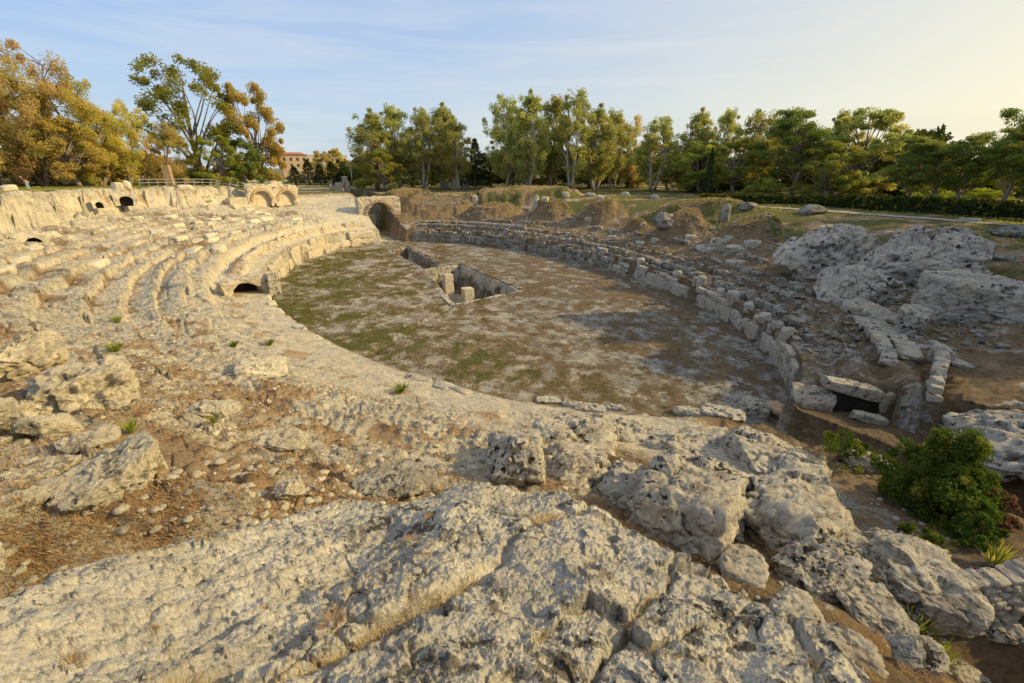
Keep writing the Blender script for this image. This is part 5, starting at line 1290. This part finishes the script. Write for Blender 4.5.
# ------------------------------------------------------------------ plants near the viewpoint
def leafy(name, label, cat, px, py, w_px, h_px, mat, seed, n, size, dens=60, asp=.65, group=None, parts=None, up=0):
    X, Y, Z, t_ = hit(px, py); k = t_ / F; r = np.random.default_rng(seed); wd, h = w_px * k, h_px * k
    o = empty(name, (X * 1.02, Y * 1.02, Z + up)); tag(o, label, cat, group)
    cs = []
    for i in range(n):
        a, q_ = r.uniform(0, 6.28), r.random() ** .5; z = r.random(); env = math.sqrt(max(.05, 1 - (z * .95) ** 2)) * (1 + .22 * math.sin(3 * a + seed) + .14 * math.sin(7 * a + 5 * z + seed)) * (1.25 if r.random() < .07 else 1)
        z2 = z * (1 + .18 * math.sin(2.3 * a + seed * 2) + .12 * math.sin(5 * a))
        cs.append((math.cos(a) * wd / 2 * env * q_, math.sin(a) * wd / 2 * env * q_, h * z2))
    cs = np.array(cs); R_ = wd / 9
    obj('foliage', crown_mesh('foliage', cs, np.full((n, 3), R_) * r.uniform(.4, 1.25, (n, 1)), dens, size, asp, seed, .3, .18, M[mat]), o)
    m = MB()
    for i in range(9):
        c = cs[r.integers(n)]; m.tube([(c[0] * .1, c[1] * .1, -.1), (c[0] * .6, c[1] * .6, c[2] * .6), tuple(c)], [.02, .014, .006], 5)
    m.build('stems', M['bark'], o, True)
    return o
leafy('ivy_bush', 'dense rounded green ivy mound between the near gate and the lower right hollow', 'bush', 930, 516, 84, 72, 'l_ivy', 1, 200, .042, 190)
leafy('ivy_bush', 'tongue of ivy hanging down the bank below the dense ivy mound', 'bush', 964, 545, 46, 44, 'l_ivy', 2, 80, .04, 120)
leafy('ivy_bush', 'small sparse ivy clump over rubble left of the dense ivy mound', 'bush', 840, 464, 52, 26, 'l_ivy', 3, 34, .045, 50)
leafy('withered_bush', 'brown withered bush at the right foot of the ivy mound', 'bush', 985, 528, 34, 30, 'l_brown', 4, 50, .04, 100)
leafy('ivy_patch', 'patch of ivy growing over the slanting split rock', 'plant', 912, 566, 46, 26, 'l_ivy', 5, 40, .05, 70, up=.25)
def blades(name, label, cat, X, Y, Z, n, h, spread, wd, mat, seed, group=None, bend=.5):
    r = np.random.default_rng(seed); vs, fs, tn = [], [], []
    for i in range(n):
        a = r.uniform(0, 6.28); L_ = h * r.uniform(.55, 1.1); b0 = np.array([math.cos(a), math.sin(a), 0]) * r.uniform(0, spread * .2); tip = np.array([math.cos(a), math.sin(a), 0]) * spread * r.uniform(.3, 1) + np.array([0, 0, L_])
        mid = (b0 + tip) / 2 + np.array([0, 0, L_ * .18 * bend]); s_ = np.array([-math.sin(a), math.cos(a), 0]) * wd * r.uniform(.7, 1.2); k = len(vs)
        vs += [b0 - s_ * .5, b0 + s_ * .5, mid + s_, mid - s_, tip + s_ * .1, tip - s_ * .1]; fs += [(k, k + 1, k + 2, k + 3), (k + 3, k + 2, k + 4, k + 5)]
        q = r.random(); tn += [(q, r.random() * .5, 0, 1)] * 6
    me = npmesh(name, vs, fs, [M[mat]]); setcol(me, 'tint', tn); o = obj(name, me, None, (X, Y, Z)); return tag(o, label, cat, group)
for (px, py, n, h_px, sp_px, wd, mat, lb, sd_) in [
    (764, 530, 34, 36, 20, .016, 'l_green', 'spiky green plant in the gap beside the massive sloping boulder', 1),
    (910, 640, 90, 46, 26, .020, 'l_lime', 'bright lime green plant by the small dark cracked rock', 2),
    (935, 664, 60, 26, 24, .016, 'l_lime', 'low lime green plant right of the bright lime plant', 3),
    (700, 528, 60, 12, 14, .014, 'l_ivy', 'small green weed at the foot of the sheer-faced block', 4),
    (668, 500, 40, 10, 10, .012, 'l_ivy', 'tiny weed growing from the black lichened boulder', 5),
    (401, 392, 50, 7, 14, .03, 'l_ivy', 'green tuft on the slope above the arena edge', 6),
    (116, 352, 50, 9, 12, .03, 'l_lime', 'yellow green weed among the left outcrops', 7),
    (234, 348, 40, 6, 8, .03, 'l_ivy', 'small green weed left of the bright squared block', 8),
    (270, 346, 40, 6, 8, .03, 'l_ivy', 'small green weed above the bright squared block', 9),
    (132, 434, 40, 14, 14, .012, 'l_lime', 'pale green herb on the brown slope near the wedge of rock', 10),
    (214, 425, 30, 9, 9, .012, 'l_lime', 'pale herb by the white jagged stone ridge', 11),
    (118, 324, 40, 8, 8, .03, 'l_lime', 'fresh weed on the path of the left tiers', 12),
    (992, 566, 60, 22, 22, .02, 'l_green', 'dark weed in front of the rubble retaining wall', 13)]:
    if wd == .03: wd = .011; n *= 3
    X, Y, Z, t_ = hit(px, py); k = t_ / F; blades('weed_plant', lb, 'plant', X, Y, Z, n, h_px * k, sp_px * k, wd, mat, sd_)
# dry grass tufts in the cracks of the slab
for i, (px, py, s_) in enumerate([(330, 606, .10), (188, 655, .12), (165, 668, .14), (40, 604, .08), (398, 522, .11), (412, 530, .10), (575, 506, .07), (604, 592, .06), (655, 660, .08), (620, 520, .08), (430, 512, .08), (128, 582, .06), (250, 563, .05), (540, 640, .04)]):
    x, y = on_slab(px, py)
    blades('dry_grass_tuft', 'tuft of dry straw coloured grass rooted in a crack of the foreground slab', 'grass tuft', x, y, zat(x, y) - .02, 150, s_ * .55, s_ * 1.1, .0011, 'l_dry', 50 + i, 'dry grass tufts in the slab cracks', .8)
# dry grass over the slope: nobody could count it
def grass_field(name, label, n, seed, test, size, mat='l_dry', wd=.004):
    r = np.random.default_rng(seed); X, Y = test(r, n); Z = terr(X, Y); n = len(X)
    a = r.uniform(0, 6.28, n); L_ = size * r.uniform(.4, 1.3, n); dx, dy = np.cos(a), np.sin(a); ln = r.uniform(.4, 1.3, n) * L_
    w_ = wd * (1 + np.hypot(X, Y) * .22); b = np.stack([X, Y, Z - .01], 1); s_ = np.stack([-dy * w_, dx * w_, 0 * w_], 1); tip = b + np.stack([dx * ln, dy * ln, L_ * .8], 1); mid = (b + tip) / 2 + np.stack([0 * X, 0 * X, L_ * .15], 1)
    v = np.stack([b - s_, b + s_, mid + s_ * .8, mid - s_ * .8, tip + s_ * .15, tip - s_ * .15], 1).reshape(-1, 3)
    k = np.arange(n)[:, None] * 6; f = np.concatenate([k + np.array([[0, 1, 2, 3]]), k + np.array([[3, 2, 4, 5]])])
    me = npmesh(name, v, f, [M[mat]]); t_ = np.repeat(np.stack([r.random(n), r.random(n) ** 2, 0 * X, 1 + 0 * X], 1), 6, 0); setcol(me, 'tint', t_)
    return tag(obj(name, me), label, 'grass', kind='stuff')
def near_field(r, n):
    th = np.radians(r.uniform(-58, 10, n)); R = np.exp(r.uniform(math.log(2.2), math.log(22), n)); X, Y = R * np.sin(th), R * np.cos(th)
    d, phi, p, q = ring(X, Y); dens = fbm2(X * .5, Y * .5, 500, 3) + .4 * fbm2(X * 2, Y * 2, 501, 2)
    k = (d > 4.2) & (d < 17) & (dens > -.08) & (polyd(X, Y, SLAB) < .02) & (phi > 92) & (phi < 160); return X[k], Y[k]
grass_field('dry_grass', 'short dry reddish grass over the stony slope at the left', 90000, 1, near_field, .06, wd=.003)
def right_field(r, n):
    X = r.uniform(1.2, 6.5, n); Y = r.uniform(1.0, 8.5, n); dens = fbm2(X * .9, Y * .9, 510, 3)
    k = (dens > -.05) & (polyd(X, Y, SLAB) < .0); return X[k], Y[k]
grass_field('dry_grass', 'dry brown grass and straw between the rocks at the lower right', 90000, 2, right_field, .12, wd=.0016)
def crack_grass():
    r = np.random.default_rng(31); X, Y, Z, ed, ck = SLX
    k = np.where((ck > .35) & (ed > .0) & (fbm2(X * 1.6, Y * 1.6, 570, 3) > .16) & (np.hypot(X, Y) < 6))[0]; w = np.hypot(X[k], Y[k]) ** 2; k = r.choice(k, 7000, p=w / w.sum())
    n = len(k); a = r.uniform(0, 6.28, n); L_ = .055 * r.uniform(.4, 1.3, n); s_ = np.stack([-np.sin(a), np.cos(a), 0 * a], 1) * .0011; b = np.stack([X[k], Y[k], Z[k] - .01], 1)
    tip = b + np.stack([np.cos(a) * L_, np.sin(a) * L_, L_ * r.uniform(.2, 1., n)], 1); mid = (b + tip) / 2 + np.array([0, 0, .008])
    v = np.stack([b - s_, b + s_, mid + s_, mid - s_, tip + s_ * .2, tip - s_ * .2], 1).reshape(-1, 3); q = np.arange(n)[:, None] * 6
    me = npmesh('dry_grass', v, np.concatenate([q + np.array([[0, 1, 2, 3]]), q + np.array([[3, 2, 4, 5]])]), [M['l_dry']]); setcol(me, 'tint', np.repeat(np.stack([r.random(n), r.random(n) ** 2, 0 * a, 1 + 0 * a], 1), 6, 0))
    tag(obj('dry_grass', me), 'thin dry reddish grass filling the cracks of the foreground slab', 'grass', kind='stuff')
crack_grass()
X0, Y0, Z0, t0 = hit(50, 555)
def brush(r, n):
    return X0 + r.normal(size=n) * .42, Y0 + r.normal(size=n) * .3
grass_field('dry_brush', 'dry brown brush in the hollow left of the foreground slab', 6000, 3, brush, .09, 'l_dry', .0012)
# rubble scatter
def rubble(name, label, n, seed, test, smin, smax, mat):
    r = np.random.default_rng(seed); X, Y = test(r, n); n = len(X); Z = terr(X, Y)
    v0, f0 = [], []
    for k in range(8):
        v, f = rock_verts((1, .8, .7), 900 + k, 2, 3.6, 1.6, 12); v0.append(v)
    f0 = f; V, Fc = [], []
    s = smin * (smax / smin) ** (r.random(n) ** 2.2); a = r.uniform(0, 6.28, n); kk = r.integers(0, 8, n)
    ca, sa = np.cos(a), np.sin(a); st_ = r.uniform(.35, .8, n); s = np.minimum(s, .03 * np.hypot(X, Y))
    B0 = np.array(v0)[kk]; x = B0[:, :, 0] * ca[:, None] - B0[:, :, 1] * sa[:, None]; y = B0[:, :, 0] * sa[:, None] + B0[:, :, 1] * ca[:, None]
    P_ = np.stack([x * s[:, None] + X[:, None], y * s[:, None] + Y[:, None], B0[:, :, 2] * (s * st_)[:, None] + (Z + .04 * s)[:, None]], 2)
    nv = P_.shape[1]; Fc = (np.arange(n) * nv)[:, None, None] + f0[None]
    return tag(obj(name, npmesh(name, P_.reshape(-1, 3), Fc.reshape(-1, 3), [mat])), label, 'rubble', kind='stuff')
def slope(r, n):
    th = np.radians(r.uniform(-56, 25, n)); R = np.exp(r.uniform(math.log(3.5), math.log(34), n)); X, Y = R * np.sin(th), R * np.cos(th)
    d, phi, p, q = ring(X, Y); dens = fbm2(X * .35, Y * .35, 520, 3)
    k = (d > .8) & (d < 16.5) & (dens > -.25) & (polyd(X, Y, SLAB) < -.05) & (phi > 84) & (phi < 158); return X[k], Y[k]
rubble('rubble_stones', 'pale broken stones strewn over the brown slope on the left', 8000, 1, slope, .03, .24, Lm)
def cavea(r, n):
    ph = r.uniform(12, 100, n); d = r.uniform(2.2, 19.5, n); P_ = np.array([ell(a, b) for a, b in zip(ph, d)]); k = fbm2(P_[:, 0] * .2, P_[:, 1] * .2, 530, 3) > -.1; return P_[k, 0], P_[k, 1]
rubble('rubble_stones', 'pale rubble on the carved tiers of the left side', 600, 2, cavea, .12, .6, Lm)
def rightr(r, n):
    ph = r.uniform(-155, -14, n); d = r.uniform(.8, 16, n) ; P_ = np.array([ell(a, b) for a, b in zip(ph, d)])
    k = (fbm2(P_[:, 0] * .25, P_[:, 1] * .25, 540, 3) + .6 * (d < 6) + .25 * np.cos(d * 2.6) > .0); return P_[k, 0], P_[k, 1]
rubble('rubble_stones', 'grey rubble of the fallen vaults along the right tiers', 15000, 3, rightr, .14, .75, M['darkwall'])
def hollow(r, n):
    X = r.uniform(2, 13, n); Y = r.uniform(2, 14, n); d, phi, p, q = ring(X, Y); k = (polyd(X, Y, SLAB) < -.1) & (fbm2(X * .6, Y * .6, 550, 3) > 0); return X[k], Y[k]
def arena(r, n):
    X = r.uniform(-32, 22, n); Y = r.uniform(15, 82, n); k = ring(X, Y)[0] < -1; X, Y = X[k], Y[k]; p, q = loc(X, Y)
    n1 = fbm2(X * .35, Y * .35, 110, 4); n2 = fbm2(X * 1.3, Y * 1.3, 111, 4); k = (.8 * n1 + .5 * n2 + .75 * q / EB - .22 > .05) & (inquad(X, Y, PITQ) < -.3) & (inquad(X, Y, TRQ) < -.3); return X[k], Y[k]
grass_field('arena_grass', 'short patchy grass and weeds growing on the arena floor', 160000, 7, arena, .09, 'l_turf', .004)
rubble('rubble_stones', 'small stones scattered over the shaded bank at the lower right', 1500, 4, hollow, .04, .24, M['boulder'])
# park grass beyond the rim
def park(r, n):
    th = np.radians(r.uniform(-62, 62, n)); R = r.uniform(45, 95, n); X, Y = R * np.sin(th), R * np.cos(th); d, phi, p, q = ring(X, Y); k = (d > 22.5) & (fbm2(X * .1, Y * .1, 560, 3) > -.2); return X[k], Y[k]
grass_field('meadow_grass', 'short green grass on the park ground around the rim', 50000, 5, park, .16, 'l_green', .006)

def straw(r, n):
    P_ = []
    for (mx, my, ra, rc, an, mh, fl_) in MOUNDS:
        u = r.normal(size=(n // len(MOUNDS), 2)) * .42; ca, sa = math.cos(an), math.sin(an); P_.append(np.stack([mx + u[:, 0] * ra * ca - u[:, 1] * rc * sa, my + u[:, 0] * ra * sa + u[:, 1] * rc * ca], 1))
    P_ = np.concatenate(P_); return P_[:, 0], P_[:, 1]
grass_field('straw_grass', 'dry straw coloured grass growing over the earth mounds', 13000, 9, straw, .15, 'l_straw', .004)
# ------------------------------------------------------------------ light
SUN_AZ = math.radians(86)       # clockwise from the view direction
SUN_EL = math.radians(28)
sd = bpy.data.lights.new('sun', 'SUN'); sun = bpy.data.objects.new('sun', sd); COL.objects.link(sun)
sd.energy = 5.0; sd.angle = math.radians(.6); sd.color = (1.0, .75, .35)
dirv = Vector((math.sin(SUN_AZ) * math.cos(SUN_EL), math.cos(SUN_AZ) * math.cos(SUN_EL), math.sin(SUN_EL)))
sun.rotation_euler = (-dirv).to_track_quat('-Z', 'Y').to_euler()
sun.location = dirv * 300
w = bpy.data.worlds.new('World'); scene.world = w; w.use_nodes = True
nt = w.node_tree; bg = nt.nodes['Background']
sky = nt.nodes.new('ShaderNodeTexSky'); sky.sky_type = 'NISHITA'; sky.sun_disc = False
sky.sun_elevation = SUN_EL; sky.sun_rotation = SUN_AZ; sky.air_density = 1.0; sky.dust_density = 1.5; sky.ozone_density = 1.2
N = nt.nodes.new; L = nt.links.new
def wm(op, a, b=None, c=None):
    n = N('ShaderNodeMath'); n.operation = op
    for i, v in enumerate((a, b, c)):
        if v is None: continue
        if isinstance(v, bpy.types.NodeSocket): L(v, n.inputs[i])
        else: n.inputs[i].default_value = v
    return n.outputs[0]
def wmix(f, a, b):
    n = N('ShaderNodeMix'); n.data_type = 'RGBA'
    for sk, v in ((n.inputs[0], f), (n.inputs[6], a), (n.inputs[7], b)):
        if isinstance(v, bpy.types.NodeSocket): L(v, sk)
        elif hasattr(v, '__len__'): sk.default_value = (*v, 1)
        else: sk.default_value = v
    return n.outputs[2]
tc = N('ShaderNodeTexCoord'); sx = N('ShaderNodeSeparateXYZ'); L(tc.outputs['Generated'], sx.inputs[0])
hz = wm('POWER', wm('CLAMP' if False else 'MAXIMUM', wm('MULTIPLY', sx.outputs[2], 2.7), 0.0), .8); hz = wm('MINIMUM', hz, 1.0)
c = wmix(hz, (.70, .83, .88), (.27, .50, .98))
sdot = wm('ADD', wm('MULTIPLY', sx.outputs[0], math.sin(SUN_AZ)), wm('MULTIPLY', sx.outputs[1], math.cos(SUN_AZ)))
gl = wm('POWER', wm('MINIMUM', wm('MAXIMUM', wm('MULTIPLY_ADD', sdot, .66, .42), 0.0), 1.0), 2.2)
gl = wm('MULTIPLY', gl, wm('SUBTRACT', 1.0, wm('MULTIPLY', wm('MINIMUM', wm('MAXIMUM', sx.outputs[2], 0), 1.0), .55)))
c = wmix(gl, c, (1.15, 1.0, .62))
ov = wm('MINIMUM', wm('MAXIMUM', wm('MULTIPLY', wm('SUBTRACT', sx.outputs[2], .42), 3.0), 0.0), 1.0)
c = wmix(wm('MULTIPLY', ov, .62), c, (.95, .87, .73))  # warm fill light added in the unseen sky overhead
# thin cloud veils
mp = N('ShaderNodeMapping'); mp.inputs['Scale'].default_value = (1.3, 1.3, 13.0); mp.inputs['Rotation'].default_value = (.05, .16, .3); L(tc.outputs['Generated'], mp.inputs[0])
nz = N('ShaderNodeTexNoise'); nz.inputs['Scale'].default_value = 1.5; nz.inputs['Detail'].default_value = 8; nz.inputs['Roughness'].default_value = .58; nz.inputs['Distortion'].default_value = .6
L(mp.outputs[0], nz.inputs['Vector'])
rp = N('ShaderNodeValToRGB'); rp.color_ramp.elements[0].position = .44; rp.color_ramp.elements[1].position = .72; rp.color_ramp.elements[1].color = (.42, .42, .42, 1)
L(nz.outputs[0], rp.inputs[0]); c = wmix(rp.outputs[0], c, (.95, .92, .86))
# low bluish cloud bank just over the horizon
bk = wm('MULTIPLY', wm('GREATER_THAN', sx.outputs[2], -1.), 1.0)
hb = wm('SUBTRACT', 1.0, wm('MINIMUM', wm('MULTIPLY', wm('ABSOLUTE', wm('SUBTRACT', sx.outputs[2], .055)), 22.), 1.0))
nb = N('ShaderNodeTexNoise'); nb.inputs['Scale'].default_value = 5; nb.inputs['Detail'].default_value = 5; mb = N('ShaderNodeMapping'); mb.inputs['Scale'].default_value = (1, 1, 5)
L(tc.outputs['Generated'], mb.inputs[0]); L(mb.outputs[0], nb.inputs['Vector'])
rb = N('ShaderNodeValToRGB'); rb.color_ramp.elements[0].position = .45; rb.color_ramp.elements[1].position = .62; L(nb.outputs[0], rb.inputs[0])
c = wmix(wm('MULTIPLY', wm('MULTIPLY', hb, rb.outputs[0]), wm('MULTIPLY', wm('SUBTRACT', 1.0, gl), .55)), c, (.42, .52, .62))
SKYK = .12
sc_ = N('ShaderNodeMix'); sc_.data_type = 'RGBA'; sc_.blend_type = 'MULTIPLY'; sc_.inputs[0].default_value = 1; L(c, sc_.inputs[6]); sc_.inputs[7].default_value = (1 / SKYK, 1 / SKYK, 1 / SKYK, 1)
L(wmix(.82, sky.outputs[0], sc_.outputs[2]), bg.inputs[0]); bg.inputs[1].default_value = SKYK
scene.view_settings.view_transform = 'Standard'; scene.view_settings.look = 'None'; scene.view_settings.exposure = 0
scene.cycles.max_bounces = 4; scene.cycles.diffuse_bounces = 2; scene.cycles.glossy_bounces = 1; scene.cycles.transmission_bounces = 3; scene.cycles.transparent_max_bounces = 4; scene.cycles.use_denoising = True
